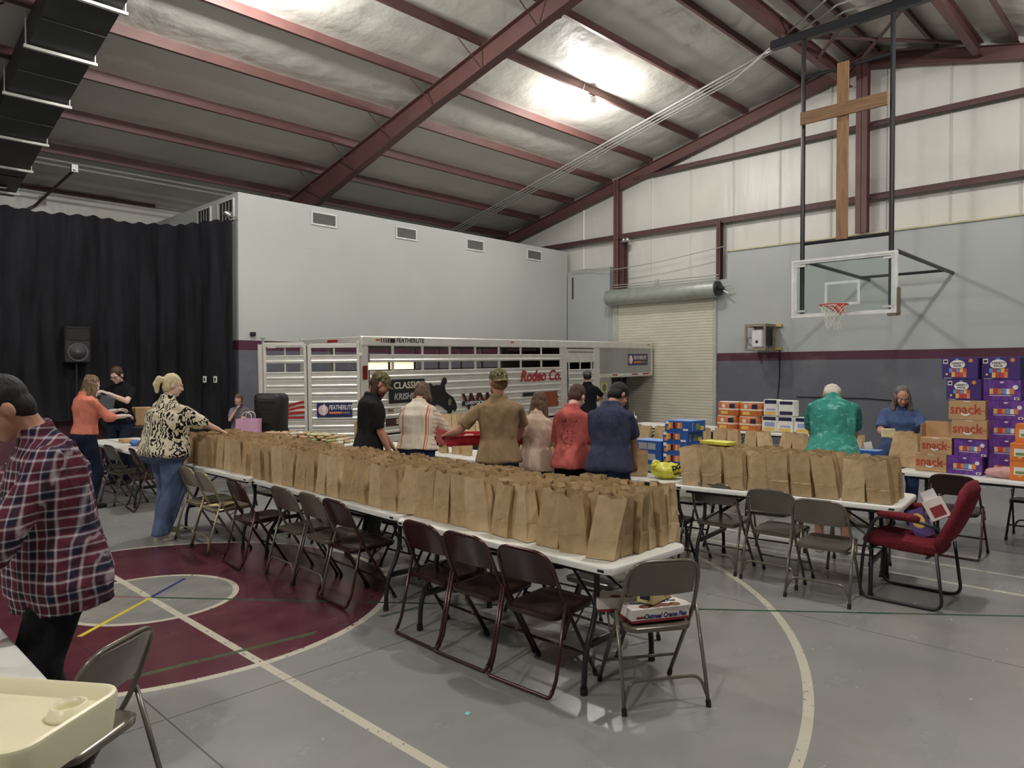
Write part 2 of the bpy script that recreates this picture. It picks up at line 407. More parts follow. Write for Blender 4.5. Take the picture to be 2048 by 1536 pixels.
# longitudinal beams carrying the hoop, and cross pieces
for y, z in ((6.08, 8.18), (3.55, 8.10)):
    b = MB(); b.box((9.5, y-.006, z), (17.2, y+.006, z+.28)); b.box((9.5, y-.075, z-.01), (17.2, y+.075, z+.004)); b.box((9.5, y-.075, z+.276), (17.2, y+.075, z+.29))
    b.build('hoop_beam', M['steel'], ceil)
b = MB(); b.box((11.55, 3.55, 8.2), (11.7, 6.08, 8.42)); b.build('cross_beam', M['steel'], ceil)
for p, q in (((13.5, 6.0, 8.1), (16.9, 3.7, 8.35)), ((13.5, 3.7, 8.1), (16.9, 6.0, 8.35)), ((13.5, 4.8, 8.05), (15.2, 6.0, 8.2))):
    b = MB(); b.tube([p, q], .035, 6); b.build('wind_brace', M['steel_dark'], ceil)
# other walls
b = MB(); b.box((X0, Y1, 0), (X1, Y1+.1, roofz(Y1)+.1)); wl = b.build('wall_left', M['insul']); tag(wl, kind='structure')
b = MB(); b.box((X0, Y1-.10, roofz(Y1)-.12), (6.8, Y1-.02, roofz(Y1)-.02)); b.build('eave_strut', M['steel_dark'], wl)
for x in (4.05, 5.75):
    b = MB(); b.tube(fillet([(x, Y1-.06, 0.1), (x, Y1-.06, 5.32), (x+(-1.6 if x < 5 else 2.2), Y1-.06, 5.36)], .25), .035, 6); 
    b.build('conduit', M['conduit'], wl)
b = MB(); b.box((X0, Y0-.1, 0), (X1, Y0, roofz(Y0)+.1)); wr = b.build('wall_right', M['wall_light']); tag(wr, kind='structure')
b = MB(); b.box((X0-.1, Y0, 0), (X0, Y1, 9.2)); wf = b.build('wall_front', M['wall_light']); tag(wf, kind='structure')
# ---------------------------------------------------------------- partition room
b = MB(); YP = 14.3; XP = 6.74; ZP = 5.40
bands = ((0, 2.2, 0), (2.2, 2.4, 1), (2.4, ZP, 2))
wx0, wx1, wz0, wz1 = 9.75, 11.3, 1.76, 1.99
for (a, c_, mi) in bands:
    if mi == 0:
        b.box((XP, YP, 0), (17.12, YP+.15, wz0), 0); b.box((XP, YP, wz0), (wx0, YP+.15, wz1), 0); b.box((wx1, YP, wz0), (17.12, YP+.15, wz1), 0); b.box((XP, YP, wz1), (17.12, YP+.15, c_), 0)
    else: b.box((XP, YP, a), (17.12, YP+.15, c_), mi)
    b.box((XP, YP+.15, a), (XP+.15, Y1, c_), mi)
wp = b.build('wall_partition', [M['wall_slate'], M['wall_maroon'], M['wall_part']]); tag(wp, kind='structure')
b = MB(); b.box((XP+.15, YP+.15, ZP-.25), (17.12, Y1, ZP-.2)); b.build('room_lid', M['wall_part'], wp)
for z in (4.45, 3.55):
    b = MB(); b.box((XP+.2, YP-.002, z), (17.0, YP, z+.006)); b.build('panel_joint', pm('joint line paint', (186, 188, 184), .6), wp)  # thin strips a touch darker than the wall along the panel joints
nwin = NT('lit kitchen window', 0.4); nwin.put(nwin.b.inputs['Emission Color'], (1.0, 0.72, 0.40, 1)); nwin.b.inputs['Emission Strength'].default_value = 1.5
b = MB(); b.box((wx0, YP+.06, wz0), (wx1, YP+.08, wz1)); w1 = b.build('window_1', nwin.mat); tag(w1, kind='structure')
# ---------------------------------------------------------------- roll-up door
nd = pm('cream steel door', (214, 209, 190), .42, .15, .05, 2)
b = MB(); z = 0.0; pts = []
prof = [(0, 0), (-.012, .006), (-.012, .05), (0, .056), (.006, .066), (0, .076)]
zz = 0.02; poly = []
while zz < 3.72:
    for dx, dz in prof: poly.append((17.10+dx, zz+dz))
    zz += .076
vs = []; 
for x, z in poly: vs += [(x, 9.36, z), (x, 12.39, z)]
b.add(vs, [(2*i, 2*i+1, 2*i+3, 2*i+2) for i in range(len(poly)-1)])
d1 = b.build('door_1', nd); tag(d1, kind='structure')
b = MB()
b.box((17.06, 9.28, 0), (17.16, 9.37, 3.8), c=.004); b.box((17.06, 12.38, 0), (17.16, 12.55, 3.8), c=.004); b.build('guide_rail', pm('grey door rail', (176, 180, 172), .5), d1)
b = MB(); Mx = Matrix.Translation((16.88, 9.16, 3.86)) @ Matrix.Rotation(R(-90), 4, 'X')
b.lathe([(.215, 0), (.225, .02), (.225, 3.4), (.215, 3.42)], 24, M=Mx); b.build('roll_hood', pm('grey roll hood', (158, 164, 156), .4, .2), d1, smooth='a')
b = MB(); Mx = Matrix.Translation((16.88, 9.10, 3.86)) @ Matrix.Rotation(R(-90), 4, 'X')
b.lathe([(.19, 0), (.19, .06)], 16, M=Mx); b.lathe([(.05, -.12), (.05, .0)], 10, M=Mx); b.build('end_bracket', M['black_metal'], d1, smooth='a')
b = MB(); b.tube([(16.9, 9.05, 3.84), (16.88, 8.85, 3.72)], .02, 6); b.tube([(16.9, 8.98, 3.9), (16.9, 8.82, 3.92)], .02, 6); b.build('chain_wheel_arm', M['conduit'], d1)
for dz in (0, .07):
    b = MB(); b.tube([(17.05, 9.2, 4.16+dz), (17.05, 12.5, 4.16+dz)], .014, 6); b.build('track_pipe', M['conduit'], d1)
b = MB(); b.box((17.02, 11.0, 4.12), (17.07, 11.1, 4.28)); b.build('junction_box', M['conduit'], d1)
for y in (12.62, 12.7):
    b = MB(); b.tube([(17.05, y, .6), (17.05, y, 3.75)], .008, 5); b.build('pull_chain', M['conduit'], d1)
# cable across the opening
b = MB(); pts = [(17.0, 14.2, 4.76), (16.98, 13.4, 4.80), (16.95, 12.5, 4.66), (16.95, 11, 4.72), (16.95, 9, 4.92)]
b.tube(fillet(pts, .4), .012, 5); o = b.build('hanging_cable', M['conduit']); tag(o, 'thin grey cable strung along the back wall above the roll-up door', 'cable')
b = MB(); b.box((17.1, 14.05, 3.95), (17.14, 14.1, 4.6), c=0); b.build('conduit_stub', M['steel_dark'], wb)
# conduits along the roof
for i, X in enumerate((14.75, 14.87, 15.02, 15.14)):
    b = MB(); b.tube([(X, 17.2, roofz(17.2)-.32), (X, 7.0 + .3*i, roofz(7.0+.3*i)-.32), (X-.5-.5*i, 5.0, 8.35), (X-.9-.7*i, 1.5, 7.9)], .02, 6)
    b.build('conduit', M['conduit'], ceil)
for z, dz in ((5.5, 0), (5.5, -.10)):
    b = MB(); b.tube([(2.9, 17.2, roofz(17.2)-.26+dz), (17, 17.2, roofz(17.2)-.26+dz)], .022, 6); b.build('conduit', M['conduit'], ceil)
b = MB(); b.box((4.5, 17.1, roofz(17.2)-.45), (4.62, 17.2, roofz(17.2)-.30)); b.build('junction_box', M['conduit'], ceil)
b = MB(); b.tube([(4.55, 17.1, 5.95), (4.25, 18.9, 5.45), (4.05, 18.92, 5.3)], .03, 6); b.build('conduit', M['steel_dark'], ceil)
# ---------------------------------------------------------------- air duct under the left roof slope
bd = MB(); ya, yb = 4.0, 18.2; th = .42
def dz(y): return roofz(y) - .70
X_0, X_1 = 2.84, 3.70
nseg = 1
bd.add([(X_0,ya,dz(RIDGE)),(X_1,ya,dz(RIDGE)),(X_1,ya,dz(RIDGE)+th),(X_0,ya,dz(RIDGE)+th),(X_0,yb,dz(yb)),(X_1,yb,dz(yb)),(X_1,yb,dz(yb)+th),(X_0,yb,dz(yb)+th),
        (X_0,RIDGE+.2,dz(RIDGE)),(X_1,RIDGE+.2,dz(RIDGE)),(X_1,RIDGE+.2,dz(RIDGE)+th),(X_0,RIDGE+.2,dz(RIDGE)+th)],
       [(0,1,2,3),(0,8,9,1),(1,9,10,2),(2,10,11,3),(3,11,8,0),(8,4,5,9),(9,5,6,10),(10,6,7,11),(11,7,4,8),(4,7,6,5)])
duct = empty('air_duct', (0, 0, 0), 0, 'long black rectangular air duct hung under the left roof slope', 'duct')
bd.build('duct_body', pm('black painted duct', (64, 67, 70), .5, .1, .12, 2), duct)
for y in [18.0, 16.9, 15.75, 14.3, 12.9, 11.5, 10.1, 8.7, 7.3]:
    z = dz(y)
    b = MB(); b.box((X_0-.07, y-.03, z-.045), (X_1+.07, y+.03, z-.003)); b.box((X_0-.05, y-.008, z), (X_0-.034, y+.008, z+.68)); b.box((X_1+.034, y-.008, z), (X_1+.05, y+.008, z+.68))
    b.build('hanger', pm('white strut', (226, 226, 218), .5) if 'strut' not in M else M['strut'], duct)
    M.setdefault('strut', bpy.data.materials['white strut'])
for y in [17.3, 15.1, 13.6, 12.2, 10.8, 9.4]:
    b = MB(); b.box((X_0-.004, y-.012, dz(y)-.006), (X_1+.004, y+.012, dz(y)-.001)); b.build('flange_seam', pm('duct flange', (62, 65, 68), .5) if 'df' not in M else M['df'], duct)
    M.setdefault('df', bpy.data.materials['duct flange'])
b = MB(); b.box((3.0, 17.75, dz(17.8)-.012), (3.5, 18.0, dz(17.9)-.0)); b.build('grille', M['conduit'], duct)
# unit heater at the top left corner
b = MB(); b.box((1.35, 12.2, 6.75), (1.85, 12.9, 7.15), c=.03); b.tube([(1.6, 12.5, 7.1), (1.6, 12.5, 7.5)], .02, 6)
o = b.build('ceiling_heater', M['black_metal']); tag(o, 'dark box unit hanging from the roof left of the duct', 'heater')
# ---------------------------------------------------------------- vents, grilles
frame_m = pm('white vent frame', (214, 216, 210), .5); gr_m = pm('grey vent grille', (132, 132, 130), .6)
for i, (xa, xb) in enumerate(((8.39, 9.03), (10.67, 11.31), (12.96, 13.6), (15.3, 15.94))):
    t = empty('air_vent', (xa, YP, 4.98), 0, ['white framed air vent nearest the curtain on the pale partition', 'second air vent from the curtain high on the partition', 'third air vent from the curtain high on the partition', 'air vent nearest the back wall high on the partition'][i], 'vent', 'vents along the partition top')
    w = xb-xa; h = .3; b = MB()
    b.box((0,-.03,0),(w,-.001,.035)); b.box((0,-.03,h-.035),(w,-.001,h)); b.box((0,-.03,.035),(.035,-.001,h-.035)); b.box((w-.035,-.03,.035),(w,-.001,h-.035)); b.build('frame', frame_m, t)
    b = MB()
    for k in range(12):
        z = .04+k*.0185; b.add([(.035,-.022,z),(w-.035,-.022,z),(w-.035,-.006,z+.016),(.035,-.006,z+.016)], [(0,1,2,3)])
    b.build('louvres', gr_m, t)
for i, (ya, yb) in enumerate(((15.55, 16.25), (14.45, 15.2))):
    t = empty('return_grille', (XP, ya, 4.86), 0, ['dark return grille farther along the side of the partition room', 'dark return grille at the corner above the curtain end'][i], 'vent', 'grilles above the curtain')
    w = yb-ya; b = MB(); b.box((-.03,0,0),(-.001,w,.03)); b.box((-.03,0,.42),(-.001,w,.45)); b.box((-.03,0,.03),(-.001,.03,.42)); b.box((-.03,w-.03,.03),(-.001,w,.42)); b.build('frame', frame_m, t)
    b = MB(); b.box((-.006,.03,.03),(-.002,w-.03,.42)); b.build('dark_opening', M['black'], t)
    b = MB()
    for k in range(5): b.box((-.026, .06+k*w/5, .03), (-.012, .085+k*w/5, .42))
    b.build('louvres', gr_m, t)
b = MB(); b.tube([(6.72, 14.32, 4.86), (6.5, 14.35, 4.93)], .02, 8); b.lathe([(.03, 0), (.06, .05), (.075, .12)], 12, M=Matrix.Translation((6.5, 14.4, 4.98)) @ Matrix.Rotation(R(120), 4, 'Y'))
o = b.build('clamp_light', M['chrome'], smooth='a'); tag(o, 'small chrome clamp light on the partition corner above the curtain', 'light')
b = MB(); b.box((6.97, YP-.09, 2.49), (7.07, YP, 2.57), c=.01, M=Matrix()); o = b.build('wall_camera', M['black']); tag(o, 'small black camera on the partition just above the maroon stripe', 'camera')
# ---------------------------------------------------------------- stage and curtain
b = MB(); b.box((X0, 16.25, 0), (5.6, Y1, .88)); b.box((5.6, 16.25, 0), (XP, Y1, .88)); st = b.build('trim_1', pm('maroon stage front', (96, 52, 62), .8, 0, .1, 4)); tag(st, kind='structure')
nc = NT('black curtain cloth', 0.9, 0, 0.2); nc.color(nc.mix(nc.ramp(nc.noise(1.5, 3, nc.scaled((4, 4, .5))), .3, .7), lin((22, 23, 27)), lin((40, 41, 47))))
path = fillet([(6.70, 14.36, 0), (6.35, 14.95, 0), (5.6, 16.0, 0), (3.05, 16.12, 0), (-2.5, 16.15, 0)], .5, 6)
def resample(P, ds):
    P = [Vector(p) for p in P]; out = []; d = 0
    for a, c_ in zip(P, P[1:]):
        L = (c_-a).length; 
        while d < L: out.append((a+(c_-a)*(d/L), (c_-a).normalized())); d += ds
        d -= L
    return out
S = resample(path, .022); b = MB(); nz = 14; vs = []
for i, (p, d) in enumerate(S):
    u = i*.022; nrm = Vector((d.y, -d.x, 0))
    if nrm.dot(Vector((-1,-1,0))) < 0: nrm = -nrm
    bot = .80 if p.x < 4.6 else max(.02, .80-(p.x-4.6)*1.2)
    top = 4.80 + .05*noise.noise(Vector((u*1.2, 0, 0))) + .02*math.sin(u*22)
    for k in range(nz+1):
        t = k/nz; z = top + (bot-top)*t
        w = .045*math.sin(u*13+2.2*noise.noise(Vector((u*.9, t*.8, 3))))*(0.45+.55*t) + .06*noise.noise(Vector((u*1.1, t*1.2, 0))) + .018*math.sin(u*31)*t
        vs.append(tuple(p + nrm*(w+.08) + Vector((0,0,z))))
b.add(vs, [(i*(nz+1)+k, (i+1)*(nz+1)+k, (i+1)*(nz+1)+k+1, i*(nz+1)+k+1) for i in range(len(S)-1) for k in range(nz)])
o = b.build('stage_curtain', nc.mat, smooth=True); tag(o, 'tall black pleated curtain hung across the stage at the left', 'curtain')
# outlet covers at the curtain end
for i, (y, z) in enumerate(((14.92, 1.60), (14.70, 1.60))):
    t = empty('outlet_cover', (6.23+i*.12, y-.18, z), R(-58), ['white outlet plate farther from the partition corner, on the black curtain end', 'white outlet plate nearer the partition corner, on the black curtain end'][i], 'outlet', 'outlet plates at the curtain end')
    b = MB(); b.box((-.04, -.012, -.065), (.04, 0, .065), c=.004); b.build('plate', M['white'], t)
    b = MB(); b.box((-.015, -.018, -.035), (.015, -.012, .035)); b.build('socket', M['black'], t)
# black speaker on a pole before the curtain
t = empty('loudspeaker', (4.2, 15.78, 0), R(-4), 'black two-way loudspeaker on a pole before the stage curtain', 'speaker')
b = MB(); b.box((-.22, -.14, 1.93), (.22, .2, 2.62), c=.02); b.build('cabinet', pm('speaker cabinet', (36, 36, 38), .6), t)
b = MB(); b.lathe([(.175, 0), (.175, .012), (.155, .012), (.15, .002)], 24, M=Matrix.Translation((0, -.141, 2.13)) @ Matrix.Rotation(R(90), 4, 'X')); b.build('surround', pm('grey surround', (90, 90, 92), .5), t)
b = MB(); b.lathe([(.148, 0), (.06, -.04), (.02, -.03)], 24, M=Matrix.Translation((0, -.145, 2.13)) @ Matrix.Rotation(R(90), 4, 'X')); b.build('cone', pm('speaker cone', (100, 100, 104), .35), t, smooth=True)
b = MB(); b.box((-.2, -.155, 2.36), (-.185, -.14, 2.60)); b.box((.185, -.155, 2.36), (.2, -.14, 2.60)); b.box((-.2, -.155, 2.585), (.2, -.14, 2.60)); b.box((-.2, -.155, 2.36), (.2, -.14, 2.375)); b.box((-.19,-.142,2.37),(.19,-.1405,2.59)); b.build('horn', M['rubber'], t)
b = MB(); b.tube([(0, 0, 0.06), (0, 0, 1.93)], .02, 8); b.build('pole', M['black_metal'], t)
for a in (30, 150, 270):
    b = MB(); b.tube([(0, 0, .45), (.42*math.cos(R(a)), .42*math.sin(R(a)), .012)], .012, 6); b.build('leg', M['black_metal'], t)
# small flood light by the left column
t = empty('wall_floodlight', (17.1, 12.05, 5.42), 0, 'small silver twin-head floodlight beside the brown column above the roll-up door', 'light')
b = MB(); b.box((-.04, -.06, 0), (0, .06, .1), c=.01); b.build('base', M['conduit'], t)
for s_ in (-1, 1):
    b = MB(); b.lathe([(.03, 0), (.06, .05), (.07, .11)], 12, M=Matrix.Translation((-.06, s_*.06, .06)) @ Matrix.Rotation(R(-100), 4, 'Y')); b.build('lamp_head', M['chrome'], t, smooth=True)
# ---------------------------------------------------------------- high-bay lamps
glass = bpy.data.materials.new('lamp glass'); glass.use_nodes = True; nt = glass.node_tree; nt.nodes.clear()
o_ = nt.nodes.new('ShaderNodeOutputMaterial'); mx = nt.nodes.new('ShaderNodeMixShader'); tr = nt.nodes.new('ShaderNodeBsdfTransparent'); gl = nt.nodes.new('ShaderNodeBsdfGlossy')
gl.inputs['Roughness'].default_value = .1; mx.inputs[0].default_value = .12; nt.links.new(tr.outputs[0], mx.inputs[1]); nt.links.new(gl.outputs[0], mx.inputs[2]); nt.links.new(mx.outputs[0], o_.inputs[0])
nb_ = NT('lamp filament', .4); nb_.put(nb_.b.inputs['Emission Color'], (1, .97, .9, 1)); nb_.b.inputs['Emission Strength'].default_value = 30
for i, (x, y, z) in enumerate(LAMPS):
    t = empty('high_bay_lamp', (x, y, z), 0, ['glowing glass high-bay lamp hanging below the roof over the trailer', 'high-bay lamp over the long bag table', 'high-bay lamp on the right roof slope by the hoop', 'high-bay lamp on the right roof slope near the camera', 'high-bay lamp behind the camera on the left slope', 'high-bay lamp behind the camera on the right slope'][i], 'lamp', 'high-bay lamps under the roof')
    b = MB(); b.lathe([(.06, .10), (.09, .12), (.09, .26), (.04, .30)], 16); b.build('ballast', M['conduit'], t, smooth='a')
    b = MB(); b.tube([(0, 0, .29), (0, 0, roofz(y)-z-.2)], .012, 6); b.build('stem', M['conduit'], t)
    b = MB(); b.lathe([(.07, .10), (.13, .04), (.15, -.04), (.12, -.12), (.03, -.15)], 20, caps=False); b.build('globe', glass, t, smooth=True)
    b = MB(); b.ell((0, 0, .0), (.035, .035, .075)); b.build('bulb', nb_.mat, t, smooth=True)
    ld = bpy.data.lights.new('lamp_light', 'POINT'); ld.energy = LAMP_W*LAMP_K[i]; ld.color = LAMP_C; ld.shadow_soft_size = .10
    lo = bpy.data.objects.new('lamp_light', ld); COL.objects.link(lo); lo.location = (x, y, z-.0)
b = MB(); b.tube(fillet([(12.5, 9.95, 8.0), (12.35, 9.9, 7.75), (12.5, 9.9, 7.62), (12.7, 9.95, 7.72)], .12), .008, 5)
o = b.build('lamp_cord', M['conduit']); tag(o, 'white cord looping beside the glowing ceiling lamp', 'cord')
# ================================================================ basketball goal
BX = 13.5
goal = empty('basketball_goal', (0, 0, 0), 0, 'ceiling hung basketball goal with glass backboard and red rim', 'basketball hoop')
pipe = M['black_metal']
b = MB()
b.box((BX-.035, 3.95, 2.76), (BX+.02, 5.78, 2.80)); b.box((BX-.035, 3.95, 3.79), (BX+.02, 5.78, 3.83)); b.box((BX-.035, 3.95, 2.80), (BX+.02, 3.99, 3.79)); b.box((BX-.035, 5.74, 2.80), (BX+.02, 5.78, 3.79))
b.build('board_frame', pm('white board frame', (226, 228, 224), .4), goal)
b = MB(); x_ = BX-.02
b.box((x_-.003, 3.99, 2.80), (x_, 4.05, 3.79)); b.box((x_-.003, 5.68, 2.80), (x_, 5.74, 3.79)); b.box((x_-.003, 4.05, 2.80), (x_, 5.68, 2.83)); b.box((x_-.003, 4.05, 3.75), (x_, 5.68, 3.79))
y0, y1, z0, z1 = 4.56, 5.17, 2.95, 3.38
b.box((x_-.003, y0, z0), (x_, y1, z0+.045)); b.box((x_-.003, y0, z1-.045), (x_, y1, z1)); b.box((x_-.003, y0, z0+.045), (x_, y0+.045, z1-.045)); b.box((x_-.003, y1-.045, z0+.045), (x_, y1, z1-.045))
b.build('painted_lines', pm('white board line', (214, 218, 216), .5), goal)
bg = bpy.data.materials.new('backboard glass'); bg.use_nodes = True; nt = bg.node_tree; nt.nodes.clear()
o_ = nt.nodes.new('ShaderNodeOutputMaterial'); mx = nt.nodes.new('ShaderNodeMixShader'); tr = nt.nodes.new('ShaderNodeBsdfTransparent'); gl = nt.nodes.new('ShaderNodeBsdfGlossy')
tr.inputs[0].default_value = (.93, .97, .95, 1); gl.inputs['Roughness'].default_value = .05; mx.inputs[0].default_value = .06
nt.links.new(tr.outputs[0], mx.inputs[1]); nt.links.new(gl.outputs[0], mx.inputs[2]); nt.links.new(mx.outputs[0], o_.inputs[0])
b = MB(); b.box((BX-.016, 3.99, 2.80), (BX-.006, 5.74, 3.79)); b.build('glass_board', bg, goal)
for y in (4.08, 5.62):
    b = MB(); b.tube([(BX+.07, y, 2.84), (BX+.07, y, 8.0)], .043, 8); b.build('mast', pipe, goal)
    for z in (2.88, 3.72):
        b = MB(); b.box((BX-.03, y-.10, z-.02), (BX+.04, y+.10, z+.02)); b.build('clamp', M['conduit'], goal)
for z in (4.14, 7.22):
    b = MB(); b.tube([(BX+.07, 4.08, z), (BX+.07, 5.62, z)], .032, 8); b.build('cross_pipe', pipe, goal)
for y in (3.97, 5.6):
    b = MB(); b.tube([(BX+.05, y, 3.82), (17.12, y, 3.79)], .038, 8); b.build('wall_strut', pipe, goal)
b = MB(); b.tube([(16.6, 3.97, 3.795), (16.6, 5.6, 3.795)], .03, 8); b.build('cross_pipe', pipe, goal)
b = MB(); b.tube([(BX+.07, 4.08, 3.78), (BX+.07, 5.62, 3.78)], .03, 8); b.build('cross_pipe', pipe, goal)
b = MB(); b.box((BX-.01, 3.45, 7.92), (BX+.15, 6.25, 8.08), c=.02); b.build('header_beam', pipe, goal)
b = MB(); b.box((BX-.06, 3.91, 2.72), (BX+.04, 3.955, 3.2), c=.015); b.box((BX-.06, 3.95, 2.72), (BX+.04, 4.1, 2.762)); b.build('edge_padding', pm('brown edge padding', (112, 102, 84), .8), goal)
red = pm('red rim paint', (196, 52, 40), .4); rc = (BX-.40, 4.865, 2.93)
b = MB(); b.tube([(rc[0]+.228*math.cos(a), rc[1]+.228*math.sin(a), rc[2]) for a in [2*math.pi*k/28 for k in range(28)]], .011, 6, closed=True)
b.build('rim', red, goal, smooth=True)
b = MB(); b.box((BX-.045, 4.79, 2.80), (BX-.035, 4.94, 2.97)); 
for s_ in (-1, 1): b.add([(BX-.04, 4.865+s_*.075, 2.92), (BX-.2, 4.865+s_*.14, 2.92), (BX-.04, 4.865+s_*.075, 2.81)], [(0, 1, 2)]); b.tube([(BX-.04, 4.865+s_*.07, 2.82), (BX-.3, 4.865+s_*.16, 2.915)], .008, 5)
b.build('rim_bracket', red, goal)
b = MB(); K = 12
for k in range(K):
    for dr in (1, -1):
        P = []
        for j in range(7):
            t = j/6; a = 2*math.pi*(k/K + dr*j/(2*K)); r_ = .222-.115*min(1, t*1.4)+.02*math.sin(k*1.7+j); P.append((rc[0]+r_*math.cos(a), rc[1]+r_*math.sin(a), rc[2]-.012-.40*t+.03*math.sin(k*2.3)*t))
        b.tube(P, .0045, 4)
b.build('net', pm('white net cord', (222, 218, 206), .8), goal)
# wooden cross
cr = empty('wooden_cross', (BX-.06, 0, 0), 0, 'tall wooden cross mounted between the hoop masts', 'cross')
b = MB(); b.box((-.02, 4.76, 4.12), (.02, 4.96, 7.26), c=.004); b.build('upright_board', M['wood'], cr)
b = MB(); b.box((-.062, 4.10, 6.30), (-.0205, 5.60, 6.53), c=.004); b.build('cross_board', woodm('aged pine wood', (112, 82, 54), (152, 112, 74), (6, .5, 6)), cr)
# ================================================================ wall box with projector
wbx = empty('projector_cage', (16.75, 7.95, 2.26), 0, 'weathered wooden cage holding a white device, right of the roll-up door', 'cage')
cw = pm('weathered grey wood', (140, 130, 112), .8, 0, .2, 12); b = MB(); w, d, h = .52, .55, .62
for (p, q) in (((-d/2,-w/2,0),(-d/2+.05,-w/2+.05,h)), ((-d/2,w/2-.05,0),(-d/2+.05,w/2,h)), ((d/2-.05,-w/2,0),(d/2,-w/2+.05,h)), ((d/2-.05,w/2-.05,0),(d/2,w/2,h))):
    bb = MB(); bb.box((p[0],p[1],0),(q[0],q[1],h), c=.003); bb.build('post', cw, wbx)
for z in (.0, h-.05):
    for y in (-w/2, w/2-.05):
        bb = MB(); bb.box((-d/2+.05, y, z), (d/2-.05, y+.05, z+.05)); bb.build('rail', cw, wbx)
    bb = MB(); bb.box((-d/2, -w/2+.05, z), (-d/2+.05, w/2-.05, z+.05)); bb.build('rail', cw, wbx)
bb = MB(); bb.box((-d/2, -w/2, h), (d/2, w/2, h+.015)); bb.build('top_board', cw, wbx)
for z in (.02, h-.04):
    bb = MB(); bb.box((d/2, -w/2-.14, z), (d/2+.09, w/2, z+.06)); bb.build('wall_batten', pm('new pine batten', (206, 170, 104), .6) if z < .1 else bpy.data.materials['new pine batten'], wbx)
bb = MB(); bb.box((-d/2+.06, -.17, .07), (.1, .12, .5), c=.03); dev = bb.build('device_body', pm('white device shell', (224, 222, 226), .4), wbx)
bb = MB(); bb.lathe([(.035, 0), (.035, .008), (.02, .008)], 16, M=Matrix.Translation((-d/2+.06, -.02, .21)) @ Matrix.Rotation(R(-90), 4, 'Y')); bb.build('lens_ring', M['black'], wbx)
bb = MB(); bb.box((-.12, -.22, .12), (.2, -.175, .5)); bb.build('side_panel', M['black'], wbx)
bb = MB(); bb.tube(fillet([(-.1, .1, .12), (-.2, .2, .14), (-.2, .22, .3), (-.1, .14, .32)], .08), .008, 5); bb.build('cord', M['black'], wbx)
b = MB(); b.tube([(17.1, 7.62, 2.3), (17.1, 7.62, 1.6), (17.1, 7.68, .9), (17.1, 7.65, .35)], .01, 5); o = b.build('power_cord', M['black']); tag(o, 'black power cord running down the wall under the wooden cage', 'cord')
b = MB(); b.tube([(17.1, 7.2, 1.16), (17.1, 5.6, 1.16), (17.1, 5.1, 1.13)], .012, 5); o = b.build('wall_cable', M['black']); tag(o, 'dark cable running level along the slate wall beside the teal shirt', 'cable')
# ================================================================ folding tables
tt_m = pm('white table plastic', (228, 227, 220), .42, 0, .02, 4); leg_m = pm('charcoal table leg', (40, 42, 46), .38, .2, .1, 8)
def rrect(x0, y0, x1, y1, r, n=5):
    P = []
    for cx, cy, a in ((x1-r, y0+r, -90), (x1-r, y1-r, 0), (x0+r, y1-r, 90), (x0+r, y0+r, 180)):
        for k in range(n+1): t = R(a+90*k/n); P.append((cx+r*math.cos(t), cy+r*math.sin(t)))
    return P
def table(x, y, rz, L, label, W=.76, H=.74):
    """origin at the corner (near, right); length runs +Y, width +X"""
    t = empty('folding_table', (x, y, 0), rz, label, 'table', 'white folding tables')
    b = MB(); vs = []; fs = []
    prof = [(.012, H-.045), (.0, H-.040), (.0, H-.012), (.006, H-.003), (.016, H), (.030, H-.0015)]
    for (ins, z) in prof:
        for (px_, py_) in rrect(ins, ins, W-ins, L-ins, .065-ins*.5): vs.append((px_, py_, z))
    n = len(vs)//len(prof)
    for i in range(len(prof)-1):
        for k in range(n): fs.append((i*n+k, i*n+(k+1)%n, (i+1)*n+(k+1)%n, (i+1)*n+k))
    fs += [tuple(range((len(prof)-1)*n, len(prof)*n)), tuple(reversed(range(n)))]
    b.add(vs, fs); b.build('tabletop', tt_m, t, smooth='a')
    for e in (0, 1):
        yy = .24 if e == 0 else L-.24; s_ = 1 if e == 0 else -1
        for sx in (-1, 1):
            cx = W/2 + sx*.19
            P = fillet([(cx, yy, H-.05), (cx, yy-.0*s_, .42), (cx+sx*.13, yy-.02*s_, .22), (cx+sx*.14, yy-.02*s_, .0)], .12)
            bb = MB(); bb.tube(P, .0165, 8); lg = bb.build('leg', leg_m, t, smooth=True)
            bb = MB(); bb.tube([(cx+sx*.14, yy-.02*s_, 0), (cx+sx*.14, yy-.02*s_, .04)], .021, 8); bb.build('foot_cap', M['rubber'], lg)
        bb = MB(); bb.box((W/2-.30, yy-.02, .235), (W/2+.30, yy+.005, .275), c=.006); bb.build('cross_brace', leg_m, t)
        bb = MB(); bb.tube([(W/2-.2, yy, H-.055), (W/2+.2, yy, H-.055)], .015, 6); bb.build('top_bar', leg_m, t)
        bb = MB(); bb.tube(fillet([(W/2-.17, yy+.0*s_, .42), (W/2-.06, yy+.35*s_, H-.08), (W/2+.06, yy+.35*s_, H-.08), (W/2+.17, yy, .42)], .05), .009, 6); bb.build('folding_brace', leg_m, t)
    for sx in (.045, W-.065):
        bb = MB(); bb.box((sx, .12, H-.07), (sx+.02, L-.12, H-.045)); bb.build('side_rail', leg_m, t)
    for yy in (.0, L-.0):
        bb = MB(); bb.box((.02, yy-.003, H-.035), (.0, yy, H-.02)) if 0 else None
    for yy in (.07, L-.07):
        bb = MB(); bb.box((-.0015, yy-.02, H-.032), (.001, yy+.02, H-.018), c=0); bb.build('latch_slot', M['black'], t)
    return t
TD = R(-7.2)
table(3.04, 2.24, R(0), 1.86, 'long bag row table at its near right end')
table(3.11, 4.16, R(-2.5), 2.44, 'middle table of the long bag row')
table(3.22, 6.66, R(0), 1.83, 'table at the far left end of the long bag row')
table(5.95, 1.70, R(7.2), 1.86, 'bag table with its end beside the red armchair')
